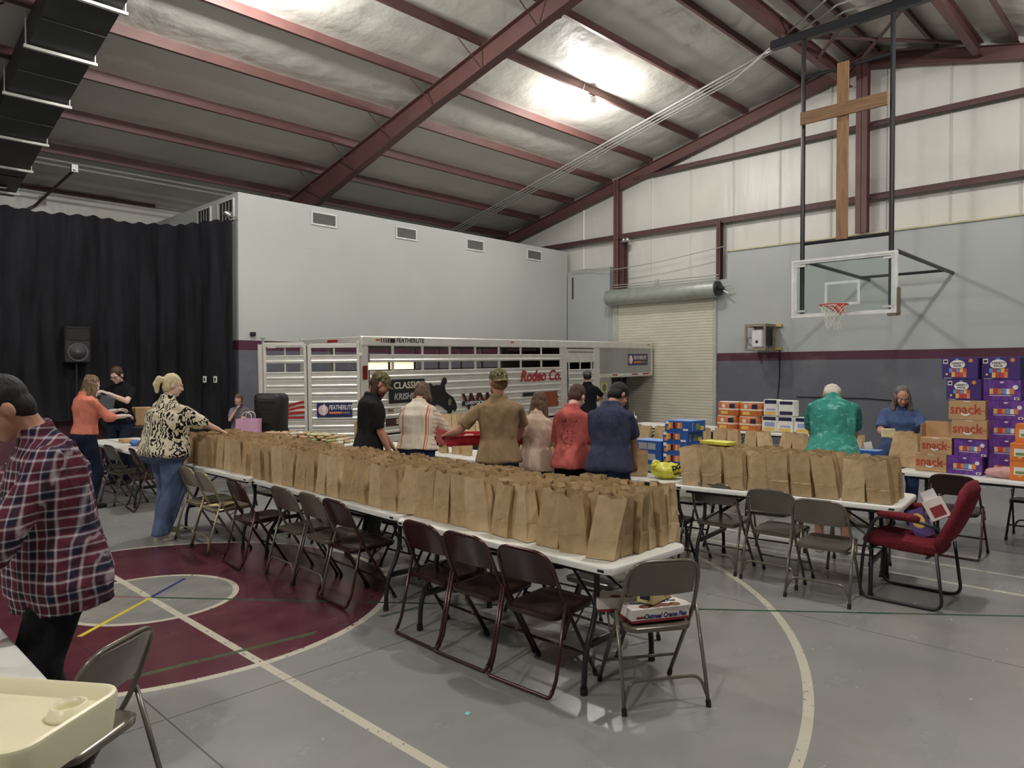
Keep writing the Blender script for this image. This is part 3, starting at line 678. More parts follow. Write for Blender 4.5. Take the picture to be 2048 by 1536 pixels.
table(5.74, 3.60, R(0), 1.83, 'table holding the yellow plastic bag and blue boxes')
table(5.70, 5.47, R(0), 1.83, 'table in front of the tan shirt man')
table(5.72, 7.32, R(4), 1.22, 'table behind the striped sweater woman')
table(5.50, 8.62, R(24), 2.0, 'table spread with wrapped sandwiches')
table(8.10, .55, R(0), 1.83, 'table under the snack carton stacks at the right edge')
table(8.10, 2.42, R(0), 1.83, 'table before the grey haired woman')
table(8.15, 4.28, R(0), 1.83, 'table with the far bag row behind the blue boxes')
table(8.25, 8.2, R(0), 1.83, 'far table of thin paper bags beside the trailer')
table(11.65, 4.62, R(0), 1.83, 'far table stacked with cheese ball jars and white packs')
table(11.65, 6.48, R(0), 1.83, 'far white table left of the orange jars')
table(3.25, 9.75, R(-1), 2.3, 'bread table in front of the black shirt young man')
table(-.11, 2.72, R(0), 1.83, 'white table corner beside the plaid shirt man')
# ================================================================ folding chairs
def chair_set(kind):
    if kind == 'brown': c1, c2 = (74, 42, 38), (58, 34, 32)
    elif kind == 'grey': c1, c2 = (112, 104, 92), (112, 104, 92)
    elif kind == 'tan': c1, c2 = (150, 138, 108), (140, 128, 102)
    else: c1, c2 = (34, 32, 32), (30, 29, 29)
    return pm(kind+' enamelled steel', c1, .24, .3, .06, 5), pm(kind+' chair panel', c2, .22, .3, .06, 5)
CM = {k: chair_set(k) for k in ('brown', 'grey', 'tan', 'black')}
def make_chair(kind):
    fm, sm = CM[kind]; t = empty('folding_chair', (0, 0, 0)); W = .215
    # back frame : inverted U down to the front feet
    P = fillet([(-W, .20, .012), (-W+.0, -.105, .50), (-W+.02, -.215, .775), (W-.02, -.215, .775), (W, -.105, .50), (W, .20, .012)], .11, 6)
    b = MB(); b.tube(P, .0115, 8); b.build('back_frame', fm, t, smooth=True)
    # backrest panel, curved
    b = MB(); n = 10; vs = []; fs = []
    for i in range(n+1):
        u = -1+2*i/n; x = u*(W-.028+.0); bow = -.028*(1-u*u)
        zt = .772 - .055*abs(u)**6; zb = .585 + .0*abs(u)
        for (z, off) in ((zb, 0), (zt, 0)):
            yl = -.105 - (z-.5)*.40
            vs += [(x, yl+bow-.004, z), (x, yl+bow+.004, z)]
    for i in range(n):
        a = i*4; c_ = a+4
        fs += [(a, c_, c_+2, a+2), (a+1, a+3, c_+3, c_+1), (a+2, c_+2, c_+3, a+3), (a, a+1, c_+1, c_)]
    fs += [(0, 2, 3, 1), (n*4, n*4+1, n*4+3, n*4+2)]
    b.add(vs, fs); b.build('backrest', sm, t, smooth='a')
    # seat pan
    b = MB(); top = rrect(-.19, -.16, .19, .24, .06, 4); n = len(top); vs = []
    for (ins, dz) in ((.004, -.028), (0, -.004), (.006, 0.0), (.03, .002), (.10, -.008)):
        for (x, y) in top:
            k = 1-ins/.2; vs.append((x*k, .04+(y-.04)*k, .424+dz+.012*(y/.24)))
    fs = [(i*n+k, i*n+(k+1)%n, (i+1)*n+(k+1)%n, (i+1)*n+k) for i in range(4) for k in range(n)] + [tuple(range(4*n, 5*n)), tuple(reversed(range(n)))]
    b.add(vs, fs); b.build('seat', sm, t, smooth='a')
    # rear legs
    for s_ in (-1, 1):
        x = s_*(W+.014)
        b = MB(); b.tube([(x, -.10, .50), (x+s_*.004, -.20, .16), (x+s_*.006, -.235, .0)] if kind != 'brown' else [(x, -.10, .50), (x+s_*.003, -.19, .10), (x, -.225, .03)], .0105, 8); lg = b.build('rear_leg', fm, t, smooth=True)
        if kind != 'brown':
            b = MB(); b.tube([(x+s_*.006, -.2345, 0), (x+s_*.0055, -.228, .035)], .0145, 8); b.build('foot_cap', M['rubber'], lg)
        b = MB(); b.tube([(s_*W, .20, .0), (s_*W, .186, .03)], .0145, 8); b.build('foot_cap', M['rubber'], t)
        b = MB(); b.tube([(s_*(W-.012), .10, .42), (s_*(W+.018), -.02, .36)], .006, 5); b.build('hinge_bar', fm, t)
    if kind == 'brown':
        b = MB(); b.tube(fillet([(-W-.014, -.222, .05), (-W-.014, -.24, .0125), (W+.014, -.24, .0125), (W+.014, -.222, .05)], .035, 4), .0105, 8); b.build('floor_bar', fm, t, smooth=True)
    else:
        b = MB(); b.tube(fillet([(-W-.018, -.222, .055), (-W+.02, -.205, .16), (W-.02, -.205, .16), (W+.018, -.222, .055)], .05, 5), .009, 8); b.build('stretcher', fm, t, smooth=True)
    b = MB(); b.tube([(-W, .115, .15), (W, .115, .15)], .009, 8); b.build('front_stretcher', fm, t, smooth=True)
    return t
PROTO = {}
def chair(kind, x, y, face, label, group='folding chairs along the tables'):
    """x,y = midpoint of the rear feet; face = world heading (degrees) the sitter looks"""
    rz = R(face-90)
    ox, oy = x + .235*math.cos(R(face)), y + .235*math.sin(R(face))
    if kind not in PROTO: c_ = PROTO[kind] = make_chair(kind)
    else: c_ = copy_tree(PROTO[kind])
    c_.location = (ox, oy, 0); c_.rotation_euler.z = rz
    tag(c_, label, 'chair', group); return c_
chair('grey', 3.24, 2.03, 57, 'grey folding chair holding snack cake boxes at the near end of the long bag table')
chair('brown', 2.90, 2.77, 2, 'brown folding chair nearest the camera at the long bag table')
chair('brown', 2.91, 3.27, 0, 'second brown folding chair from the near end of the long table')
chair('brown', 2.93, 3.72, -3, 'third brown folding chair from the near end of the long table, by the joint')
chair('brown', 2.99, 4.83, -4, 'brown folding chair just left of the table joint with its foot on the maroon circle')
chair('grey', 3.01, 5.22, -3, 'grey folding chair right of its grey twin on the maroon circle')
chair('grey', 3.01, 5.68, -2, 'grey folding chair left of its grey twin on the maroon circle')
chair('brown', 2.93, 6.40, -6, 'brown folding chair beside the tan one, left half of the long table')
chair('tan', 2.94, 7.13, -4, 'tan folding chair with an envelope on its seat at the long table')
chair('tan', 2.98, 7.60, -2, 'tan folding chair closest to the woman in the leaf print blouse')
# far side of the long row (facing the camera side)
for i, (k, x, y, f) in enumerate((('grey', 4.07, 2.85, 180), ('black', 4.22, 3.42, 182), ('black', 4.2, 3.93, 178), ('black', 4.28, 4.62, 180), ('black', 4.3, 5.22, 184), ('black', 4.32, 5.8, 178), ('black', 4.3, 6.85, 182), ('black', 4.25, 7.5, 180))):
    chair(k, x, y, f, ['grey folding chair on the far side of the long table behind the snack cake chair', 'black folding chair across from the nearest brown chairs', 'black folding chair across the long table by its joint', 'black folding chair behind the middle table, right one', 'black folding chair behind the middle table, centre one', 'black folding chair behind the middle table, left one', 'black folding chair behind the left table of the bag row, right one', 'black folding chair behind the left table of the bag row, left one'][i])
# bag table by the red chair
chair('grey', 5.79, 3.20, 2, 'grey folding chair leftmost of three before the right bag table')
chair('grey', 5.77, 2.66, 2, 'grey folding chair in the middle of three before the right bag table')
chair('grey', 5.56, 2.18, 5, 'grey folding chair nearest the red armchair')
for i, (k, x, y, f) in enumerate((('grey', 7.0, 3.1, 186), ('grey', 7.05, 2.35, 190), ('black', 7.0, 3.95, 184))):
    chair(k, x, y, f, ['grey folding chair across the right bag table, left one', 'grey folding chair across the right bag table, near the teal shirt man', 'black folding chair seen behind the table legs by the yellow bag'][i])
chair('brown', 7.80, 1.80, 0, 'dark brown folding chair with its back to the snack carton table')
chair('black', 9.45, 1.35, 178, 'dark folding chair with splayed legs behind the snack carton table')
chair('black', 5.42, 3.55, 4, 'black folding chair between the navy shirt man and the long bags')
chair('black', 5.35, 5.45, 0, 'black folding chair tilted beside the girl in the beige top')
chair('black', 5.35, 6.35, 10, 'black folding chair left of the tan shirt man')
chair('grey', 5.03, 9.05, 24, 'grey chair back in front of the sandwich table')
chair('brown', 5.0, 7.55, 14, 'brown folding chair between the bearded man and the striped sweater woman')
# bread table chairs
chair('grey', 3.15, 10.55, 3, 'grey folding chair at the bread table beside the brown one')
chair('brown', 3.22, 9.88, -6, 'dark brown folding chair with a floor bar at the bread table')
chair('grey', 3.1, 11.2, 2, 'grey folding chair at the bread table by the coral sweater woman')
chair('grey', .92, 2.86, 126, 'grey folding chair back beside the cream high chair tray')
# ================================================================ red armchair
ra = empty('red_armchair', (6.22, 1.73, 0), R(0), 'red upholstered armchair on a black sled frame holding snack boxes', 'chair')
fab = NT('red upholstery', .95, 0, .1); fab.color(fab.mix(fab.ramp(fab.noise(60, 3), .3, .7), lin((108, 34, 42)), lin((134, 46, 54)))); fab.bump(fab.noise(180, 2), .3, .003); fab = fab.mat
for s_ in (-1, 1):
    P = fillet([(s_*.26, -.26, .43), (s_*.27, -.31, .012), (s_*.27, .27, .012), (s_*.27, .24, .40), (s_*.27, .16, .655), (s_*.27, -.16, .645), (s_*.25, -.28, .60)], .09, 6)
    b = MB(); b.tube(P, .0125, 8); b.build('sled_frame', M['black_metal'], ra, smooth=True)
    b = MB(); b.tube([(s_*.27, .14, .672), (s_*.27, .10, .678), (s_*.27, -.12, .668), (s_*.27, -.15, .66)], [.018, .028, .028, .02], 10); b.build('armrest', fab, ra, smooth=True)
b = MB()
for (y, z, rx, rz_) in ((0,0,0,0),): pass
A = (1, 0, 0)
b.loft([((0, -.25, .415), .20, .02, A, (0,0,1)), ((0, -.24, .43), .235, .055, A, (0,0,1)), ((0, 0, .44), .245, .058, A, (0,0,1)), ((0, .20, .455), .24, .055, A, (0,0,1)), ((0, .255, .45), .225, .04, A, (0,0,1)), ((0, .27, .44), .20, .015, A, (0,0,1))], 24, ex=3.2)
b.build('seat', fab, ra, smooth=True)
b = MB()
rings = []
for t in range(9):
    u = t/8; z = .44+.50*u; y = -.23 - .15*u - .06*math.sin(u*2.2); w = .225*(1 - .22*max(0, (u-.75)/.25)**2) * (1 if 0 < t < 8 else .85)
    rings.append(((0, y, z), w, .045 if 0 < t < 8 else .02, A, (0, .97, .25)))
b.loft(rings, 24, ex=3.0); b.build('backrest', fab, ra, smooth=True)
for y in (-.2, .2):
    b = MB(); b.tube([(-.265, y, .385), (.265, y, .385)], .011, 6); b.build('cross_tube', M['black_metal'], ra)
# ================================================================ paper bags
kn = NT('brown kraft paper', .85, 0, .2)
kf = kn.noise(14, 4); kg = kn.noise(60, 3, kn.scaled((1, 1, .15)))
kn.color(kn.mix(kn.ramp(kf, .3, .7), lin((178, 148, 104)), lin((200, 170, 126)))); kn.bump(kn.m('ADD', kf, kn.m('MULTIPLY', kg, .4)), .35, .012); kraft = kn.mat
kn = NT('pale kraft paper', .85, 0, .2); kf = kn.noise(14, 4)
kn.color(kn.mix(kn.ramp(kf, .3, .7), lin((192, 162, 118)), lin((212, 184, 142)))); kn.bump(kf, .35, .012); kraft2 = kn.mat
def bag_mesh(seed, W=.166, D=.104, H=.335, mat=None):
    rd = random.Random(seed); b = MB(); vs = []; fs = []
    lean = (rd.choice((-.06, -.03, -.01, .0, .015, .03, .055))+rd.uniform(-.012, .012), rd.uniform(-.012, .02)); pinch = rd.uniform(.45, 1.0); tw = rd.uniform(-.22, .22)
    ZL = [0, .012, .30, .34, .62, .86, 1.0]
    ring = 12
    for iz, t in enumerate(ZL):
        z = t*H; k = 1 - .02*t
        dep = D*(1 - (1-pinch)*t**1.3) * (1 if iz != 2 else 1.02); wid = W*k*(1.0 if iz not in (2,) else 1.012) 
        gus = .030*t*(1.5-pinch*.7) if iz > 1 else 0
        j = lambda a: rd.uniform(-a, a)*(0 if iz < 1 else 1)
        hx, hy = wid/2, dep/2; a = .006
        pts = [(-hx, -hy), (-hx*.4, -hy-.004*t), (0, -hy-.006*t), (hx*.4, -hy-.004*t), (hx, -hy), (hx-gus, -hy*.1), (hx, hy), (hx*.4, hy+.003), (0, hy+.005*t), (-hx*.4, hy+.003), (-hx, hy), (-hx+gus, hy*.1)]
        c, s_ = math.cos(tw*t), math.sin(tw*t)
        for i, (x, y) in enumerate(pts):
            zz = z + (rd.uniform(-.012, .008) if iz == len(ZL)-1 else 0)
            if iz == len(ZL)-1 and i == 2: zz -= .014
            if iz == len(ZL)-1 and i in (1, 3): zz += .0
            xx = x*c-y*s_ + lean[0]*t + j(.003); yy = x*s_+y*c + lean[1]*t + j(.003)
            vs.append((xx, yy, zz))
    n = len(ZL)
    for i in range(n-1):
        for k in range(ring): fs.append((i*ring+k, i*ring+(k+1)%ring, (i+1)*ring+(k+1)%ring, (i+1)*ring+k))
    fs.append(tuple(reversed(range(ring))))
    # contents just below the rim
    zi = .74; base = len(vs)
    for k in range(ring):
        v = Vector(vs[4*ring+k]); w_ = Vector(vs[5*ring+k]); m_ = v.lerp(w_, .5); vs.append((m_.x*.97, m_.y*.97, m_.z + rd.uniform(-.01, .01)))
    b.add(vs, fs)
    me = b.mesh('paper_bag', mat or kraft); bm = bmesh.new(); bm.from_mesh(me); bmesh.ops.recalc_face_normals(bm, faces=bm.faces); bm.to_mesh(me); bm.free()
    return me
BAGS = [bag_mesh(100+i, mat=kraft if i % 4 else kraft2) for i in range(18)]
rb = random.Random(11); BAGN = 0
def bag(x, y, z, rz, label, group, sc=1.0, tilt=0.0, mesh=None):
    me = mesh or BAGS[rb.randrange(len(BAGS))]
    o = bpy.data.objects.new('paper_bag', me); COL.objects.link(o)
    o.location = (x, y, z+.001); o.rotation_euler = (tilt, 0, rz); o.scale = (sc, sc, sc*rb.uniform(.97, 1.03))
    tag(o, label, 'bag', group); return o
ORD = ['first', 'second', 'third', 'fourth', 'fifth', 'sixth', 'seventh', 'eighth', 'ninth', 'tenth', 'eleventh', 'twelfth', 'thirteenth', 'fourteenth', 'fifteenth', 'sixteenth', 'seventeenth', 'eighteenth', 'nineteenth', 'twentieth', 'twenty-first', 'twenty-second', 'twenty-third', 'twenty-fourth', 'twenty-fifth', 'twenty-sixth', 'twenty-seventh', 'twenty-eighth', 'twenty-ninth', 'thirtieth', 'thirty-first', 'thirty-second']
HT = .741
NC = 31
for j in range(NC):
    y = 2.41 + j*.196
    xf = 3.13 + max(0, y-2.4)*.026 if y < 6.6 else 3.30
    for i in range(6 if j < 4 else 5):
        jx, jy = rb.uniform(-.008, .008), rb.uniform(-.012, .012)
        if i == 0: lab = 'paper bag, %s from the right end along the long table front edge' % ORD[j]
        elif j == 0: lab = 'paper bag at the long table near end, %s back from the front corner' % ORD[i]
        else: lab = 'open paper bag in the %s row, behind the %s front bag of the long table' % (ORD[i], ORD[j])
        bag(xf + .065 + i*.118 + jx, y + jy, HT, R(-90 + rb.uniform(-17, 17)), lab, 'paper bags packed on the long table', 1.0, R(rb.uniform(-3, 3)))
# second bag table (rotated 7.2 degrees)
ca, sa = math.cos(R(7.2)), math.sin(R(7.2))
for j in range(9):
    for i in range(5):
        lx = .085 + i*.125 + rb.uniform(-.006, .006); ly = .15 + j*.192 + rb.uniform(-.01, .01)
        if i == 4 and j < 3: continue
        X_, Y_ = 5.95 + lx*ca - ly*sa, 1.70 + lx*sa + ly*ca
        if i == 0: lab = 'paper bag, %s from the right end of the front line before the teal man' % ORD[j]
        elif j == 0: lab = 'brown paper bag at the red chair end of the table, %s from the front' % ORD[i]
        else: lab = 'paper bag in the %s row, behind the %s front bag near the red armchair' % (ORD[i], ORD[j])
        bag(X_, Y_, HT, R(-90+7.2+rb.uniform(-10, 10)), lab, 'paper bags on the right bag table', 1.0, R(rb.uniform(-2, 2)))
for j in range(9):
    y = 3.42 + j*.205
    bag(8.27, y, HT, R(-90+rb.uniform(-14, 14)), 'paper bag in the line below the jars, %s left of the teal man' % ORD[j], 'paper bags on the far middle table', .93)
    if j % 2: bag(8.42, y+.03, HT, R(-90+rb.uniform(-14, 14)), 'brown paper bag behind the line below the orange jars', 'paper bags on the far middle table', .9)
for j in range(5):
    bag(8.32+.1*(j % 2), 5.25+j*.17, HT, R(-90+rb.uniform(-20, 20)), 'brown paper bag by the roll-up door, %s left of the blue boxes' % ORD[j], 'paper bags below the roll-up door', .86)
for j in range(11):
    for i in range(2):
        bag(8.42+i*.2, 8.3+j*.155, HT, R(-90+rb.uniform(-25, 25)), 'thin paper bag in the far rows seen over the tan shirt man\'s arm', 'thin paper bags by the trailer', .8)
for n_, (x, y, s_, lab) in enumerate(((6.0, 5.62, .9, 'paper bag right of the girl in beige'), (6.1, 5.4, .95, 'paper bag between the girl and the coral shirt boy, nearest the girl'), (6.0, 5.12, 1.0, 'paper bag between the girl and the coral shirt boy, nearest the boy'), (6.1, 4.55, 1.0, 'paper bag between the coral shirt boy and the navy shirt man'),
                 (5.95, 6.55, .7, 'low paper bag under the red tray, right one'), (5.97, 6.75, .7, 'low paper bag under the red tray, centre one'), (5.95, 6.98, .72, 'low paper bag under the red tray, left one'), (5.52, 8.1, 1.0, 'paper bag left of the striped sweater woman, front one'), (5.62, 8.32, 1.0, 'paper bag left of the striped sweater woman, back one'),
                 (8.42, 2.88, .95, 'paper bag beside the teal shirt man\'s right side'), (8.55, 2.50, 1.1, 'tall wrinkled paper bag in front of the grey haired woman, left one'), (8.5, 2.33, 1.05, 'wrinkled paper bag between the grey haired woman and the snack cartons'))):
    bag(x, y, HT, R(-90+rb.uniform(-14, 14)), lab, None, s_)
sq = bag_mesh(900, .20, .17, .24)
bag(5.98, 4.10, HT, R(-60), 'squat crumpled brown paper bag left of the yellow plastic bag', None, 1.0, 0, sq)
bag(3.98, 4.38, .432, R(20), 'crumpled brown paper bag on a chair seat under the table joint', None, .75, 0, sq)
# ================================================================ boxes
def carton(name, x, y, z, w, d, h, front, top, label, cat='box', rz=0.0, group=None):
    """front face towards -X, spans Y; origin at the front centre"""
    t = empty(name, (x, y, z), rz, label, cat, group)
    b = MB(); b.box((0, -w/2, 0), (d, w/2, h), c=.003); b.build('box_body', front, t)
    b = MB(); b.box((.01, -w/2+.006, h-.0005), (d-.01, w/2-.006, h+.0012)); b.build('top_flap', top, t)
    return t
card = pm('brown cardboard', (190, 150, 104), .8, 0, .06, 6); redink = pm('red carton ink', (186, 62, 44), .7); whink = pm('white ink', (232, 230, 224), .6)
blackink = pm('black ink', (24, 22, 26), .6); yel = pm('yellow ink', (232, 190, 84), .6); blu = pm('blue ink', (96, 150, 214), .6); orn = pm('orange ink', (226, 128, 60), .6); redp = pm('red pack ink', (202, 62, 60), .6); grn = pm('green ink', (116, 150, 70), .6)
dpur = pm('dark purple carton', (62, 36, 116), .5, 0, .1, 5); vio = NT('violet streaked carton', .5); vf = vio.noise(9, 2, vio.scaled((1, 2.5, 1.2))); vio.color(vio.mix(vio.ramp(vf, .42, .6), lin((92, 40, 142)), lin((116, 64, 164)))); vio = vio.mat
orange = NT('orange cracker carton', .5); of = orange.noise(5, 2); orange.color(orange.mix(orange.ramp(of, .4, .6), lin((226, 108, 30)), lin((238, 134, 48)))); orange = orange.mat
bluec = pm('blue cookie carton', (30, 92, 186), .5, 0, .08, 6); bluet = pm('light blue carton top', (120, 160, 214), .5)
def plate(b, x, y0, y1, z0, z1, mi=0): b.box((x-.0012, min(y0, y1), z0), (x, max(y0, y1), z1), mi)
def disc(x, y, z, r, mat, parent, name='printed_seal', sy=1.0, t=.0014):
    b = MB(); P = [(r*sy*math.cos(a), r*math.sin(a)) for a in [2*math.pi*k/18 for k in range(18)]]
    b.prism(P, 0, t, M=onX(x, y, z)); return b.build(name, mat, parent)
def packs(t, x, y, z, n, w, h, mats, name='printed_packs'):
    b = MB(); wid = w/n
    for k in range(n):
        yy = y + w/2 - (k+.5)*wid
        b.box((x-.0016, yy-wid*.45, z), (x, yy+wid*.45, z+h*(1 if k % 2 else .93)), k % len(mats))
    return b.build(name, mats, t)
def snack(x, y, z, w, d, h, label):
    t = carton('snack_carton', x, y, z, w, d, h, card, card, label, group='brown snack cartons')
    text('snack', h*.72, redink, t, onX(-.001, w*.05, h*.53), 'lettering', 0, .003, .0006, sx=.86)
    b = MB(); P = []
    cy, cz, r_ = w*.04, h*.42, h*.24
    pts = [(r_*math.cos(R(a)), r_*.9*math.sin(R(a))) for a in range(200, 341, 14)] + [(r_*.72*math.cos(R(a)), r_*.45*math.sin(R(a))) for a in range(340, 199, -14)]
    b.prism(pts, 0, .002, M=onX(-.001, cy, cz-.0)); b.build('smile_mark', whink, t)
    text('box', h*.22, redink, t, onX(-.001, -w*.43, h*.5), 'lettering', 0, 0, .0006)
    b = MB(); plate(b, 0, .03, -.03, h-.008, h-.001); b.build('tape_end', whink, t); return t
def violet(x, y, z, w, d, h, label):
    t = carton('violet_carton', x, y, z, w, d, h, vio, vio, label, group='violet snack cartons')
    packs(t, -.001, 0, h*.32, 6, w*.66, h*.28, [yel, redp, orn, blu, whink, orn])
    b = MB(); plate(b, -.001, w*.33, -w*.25, h*.24, h*.27); plate(b, -.001, -w*.33, -w*.46, h*.05, h*.17); plate(b, -.001, .015, -.015, h*.86, h*.93); b.build('printed_bars', whink, t)
    disc(-.001, -w*.36, h*.66, h*.11, whink, t); 
    b = MB(); plate(b, -.0018, -w*.36, -w*.43, h*.08, h*.14); b.build('bar_code', blackink, t); return t
def variety(x, y, z, w, d, h, label):
    t = carton('variety_carton', x, y, z, w, d, h, dpur, dpur, label, group='dark purple variety cartons')
    disc(-.001, w*.06, h*.68, h*.21, whink, t, 'speech_oval', 1.45)
    text('VARIETY', h*.13, blackink, t, onX(-.0026, w*.06, h*.73), 'lettering', .0, .001, .0004)
    text('PACK', h*.13, blackink, t, onX(-.0026, w*.06, h*.61), 'lettering', .0, .001, .0004)
    b = MB(); plate(b, -.001, w*.46, w*.33, h*.72, h*.92); b.build('bar_code', whink, t)
    b = MB(); plate(b, -.0018, w*.44, w*.35, h*.77, h*.87); b.build('bar_code_lines', blackink, t)
    disc(-.001, -w*.30, h*.86, h*.09, orn, t)
    packs(t, -.001, w*.02, h*.10, 4, w*.42, h*.24, [yel, redp, redp, orn]); packs(t, -.0008, w*.05, h*.32, 5, w*.50, h*.20, [blu, redp, blu, yel, redp])
    b = MB(); plate(b, -.001, w*.44, w*.22, h*.04, h*.06); b.build('printed_bars', whink, t); disc(-.001, w*.36, h*.24, h*.05, yel, t)
    b = MB(); plate(b, -.001, w*.12, w*.03, h*.88, h*.96); b.build('blue_tab', blu, t); return t
XS = 8.28; D_ = .30
snack(XS, 2.10, .742, .285, D_, .178, 'open brown snack carton base, lowest carton nearest the grey haired woman')
t = snack(XS, 2.055, .921, .285, D_, .165, 'brown snack carton with its flap standing up')
b = MB(); b.box((.20, -.14, .168), (.206, .15, .325)); b.box((.02, .14, .165), (.19, .146, .30)); b.build('raised_flap', card, t)
violet(XS, 1.80, .742, .30, D_, .178, 'violet snack carton on the table right of the lowest brown carton')
violet(XS+.01, 1.755, .921, .285, D_, .172, 'violet snack carton second up, under the brown cartons')
snack(XS, 1.765, 1.094, .305, D_, .185, 'lower of two brown snack cartons mid stack')
snack(XS, 1.785, 1.281, .315, D_, .190, 'upper of two brown snack cartons mid stack')
variety(XS+.02, 1.82, 1.473, .30, D_, .208, 'dark purple variety carton on top of the brown snack cartons')
variety(XS+.02, 1.855, 1.683, .315, D_, .215, 'dark purple variety carton topmost at the left of the stack')
XS2 = 8.38
for z, h, y, lab in ((.742, .175, 1.47, 'violet carton at the bottom of the right stack behind the pink bag'), (.918, .185, 1.47, 'violet carton second up in the right stack'), (1.104, .185, 1.475, 'violet carton third up in the right stack'), (1.290, .185, 1.48, 'violet carton fourth up in the right stack'), (1.476, .20, 1.515, 'violet carton under the top right variety carton')):
    violet(XS2, y, z, .31, D_, h, lab)
variety(XS2, 1.525, 1.677, .32, D_, .225, 'dark purple variety carton topmost at the right of the stack')
def cracker(x, y, z, h, w, label):
    t = carton('cracker_carton', x, y, z, w, .2, h, orange, orange, label, group='orange cracker cartons')
    b = MB(); plate(b, -.001, w*.38, -w*.02, h*.30, h*.72); b.build('printed_window', whink, t); b = MB(); plate(b, -.002, w*.33, w*.03, h*.36, h*.5); b.build('printed_bowl', grn, t)
    disc(-.001, w*.2, h*.26, h*.09, yel, t); return t
cracker(8.16, 1.27, .742, .172, .27, 'orange cracker carton at the bottom right, on the table'); cracker(8.16, 1.27, .915, .172, .27, 'orange cracker carton in the middle of the right pile'); cracker(8.2, 1.24, 1.088, .18, .26, 'orange cracker carton on top of the pile')
# pink plastic bag
def blob_cloth(name, mat, c, r, amp, seed, label, cat, zmin, sub=24, sharpf=9):
    b = MB(); b.ell((0, 0, 0), r, seg=sub*2, rg=sub)
    vs = []
    for v in b.v:
        q = v + Vector((seed, 0, 0)); k = 1 + amp*noise.noise(q*sharpf) + amp*.5*abs(noise.noise(q*sharpf*2.3)); w_ = v*k; w_.z = max(w_.z + r[2]*.85, 0); vs.append(w_)
    b.v = vs; o = b.build(name, mat, smooth=True, loc=(c[0], c[1], zmin+.001)); tag(o, label, cat); return o
pinkp = pm('pink translucent plastic', (206, 150, 148), .3, 0, .2, 20); blob_cloth('plastic_bag', pinkp, (8.26, 1.46, 0), (.06, .14, .055), .45, 3, 'crumpled pink plastic bag before the violet cartons', 'bag', .742)
yp = pm('yellow plastic film', (226, 222, 60), .3, 0, .12, 18)
yb_ = empty('yellow_bag', (5.98, 3.745, .742), R(-46), 'yellow plastic shopping bag with black letters at the table joint', 'bag')
for c_, r_, sd in (((0, 0, .075), (.165, .10, .078), 2), ((-.115, .0, .125), (.055, .035, .055), 6)):
    b = MB(); b.ell((0, 0, 0), r_, seg=40, rg=22); vs = []
    for v in b.v:
        q = v + Vector((sd, 0, 0)); k = 1.06 + .18*noise.noise(q*6) - .30*abs(noise.noise(Vector((q.x*10, q.y*14, q.z*26)))) - .24*abs(noise.noise(q*34)); w_ = v*k; w_ = Vector((w_.x+c_[0], w_.y+c_[1], max(w_.z+c_[2], 0))); vs.append(w_)
    b.v = vs; b.build('bag_body' if sd == 2 else 'knotted_top', yp, yb_, smooth=True)
text('DG', .055, blackink, yb_, Matrix.Translation((.055, -.088, .115)) @ Matrix.Rotation(R(70), 4, 'X') @ Matrix.Rotation(R(18), 4, 'Z'), 'lettering', .2, .004, .002)
text('DOLLAR', .024, blackink, yb_, Matrix.Translation((.075, -.108, .065)) @ Matrix.Rotation(R(80), 4, 'X') @ Matrix.Rotation(R(14), 4, 'Z'), 'lettering', .2, .002, .002)
# blue cookie boxes
def cookie(x, y, z, w, d, h, label):
    t = carton('cookie_box', x, y, z, w, d, h, bluec, bluet, label, group='blue cookie boxes')
    packs(t, -.001, w*.08, h*.30, 6, w*.55, h*.55, [yel, orn, blackink, redp, yel, orn], 'printed_cookies')
    b = MB(); plate(b, -.001, w*.47, w*.34, h*.66, h*.94); plate(b, -.001, -w*.22, -w*.42, h*.12, h*.30); b.build('printed_bars', whink, t); disc(-.001, w*.36, h*.3, h*.2, orn, t, 'printed_badge')
    # side face (towards -Y)
    b = MB(); b.box((d*.36, -w/2-.0012, h*.18), (d*.62, -w/2, h*.72), 0); b.box((d*.66, -w/2-.0012, h*.12), (d*.9, -w/2, h*.5), 1); b.build('side_print', [grn, yel], t)
    text('SNACK', h*.22, whink, t, onY(d*.15, -w/2-.001, h*.5) @ Matrix.Rotation(R(90), 4, 'Z'), 'lettering', 0, 0, .0005); return t
for k, (z, y) in enumerate(((.742, 3.80), (.850, 3.80), (.958, 3.80), (1.066, 3.80), (1.174, 3.775))):
    cookie(6.19, y, z, .28, .29, .107, ['blue cookie box at the bottom of the stack', 'blue cookie box second from the bottom', 'blue cookie box third up, its left neighbour topmost', 'blue cookie box fourth up in the blue stack', 'blue cookie box on top of the stack'][k])
for k, z in enumerate((.742, .850, .958)):
    t = carton('cookie_box', 6.20, 4.13, z, .34, .28, .107, bluec, bluet, ['plain side blue box at the bottom left of the stack', 'plain side blue box, middle of the left pile', 'plain side blue box topmost of the left pile'][k], group='blue cookie boxes')
    b = MB(); plate(b, -.001, .10, .0, .02, .085); plate(b, -.001, -.008, -.10, .02, .085); b.build('nutrition_panel', pm('grey print', (170, 176, 186), .6) if 'gp' not in M else M['gp'], t); M.setdefault('gp', bpy.data.materials['grey print'])
t = carton('wafer_box', 6.42, 4.40, .742, .07, .2, .11, pm('dark blue carton', (34, 40, 110), .5), whink, 'small dark blue box left of the blue cookie boxes')
b = MB(); plate(b, -.001, .025, -.025, .03, .08); b.build('printed_label', whink, t)
t = carton('yellow_box', 6.12, 3.36, 1.03+.0, .30, .16, .03, pm('yellow carton', (222, 214, 60), .5), pm('yellow carton top', (232, 226, 90), .5), 'flat yellow box lying on the paper bags by the blue stack', rz=R(-10))
t.location.z = 1.082
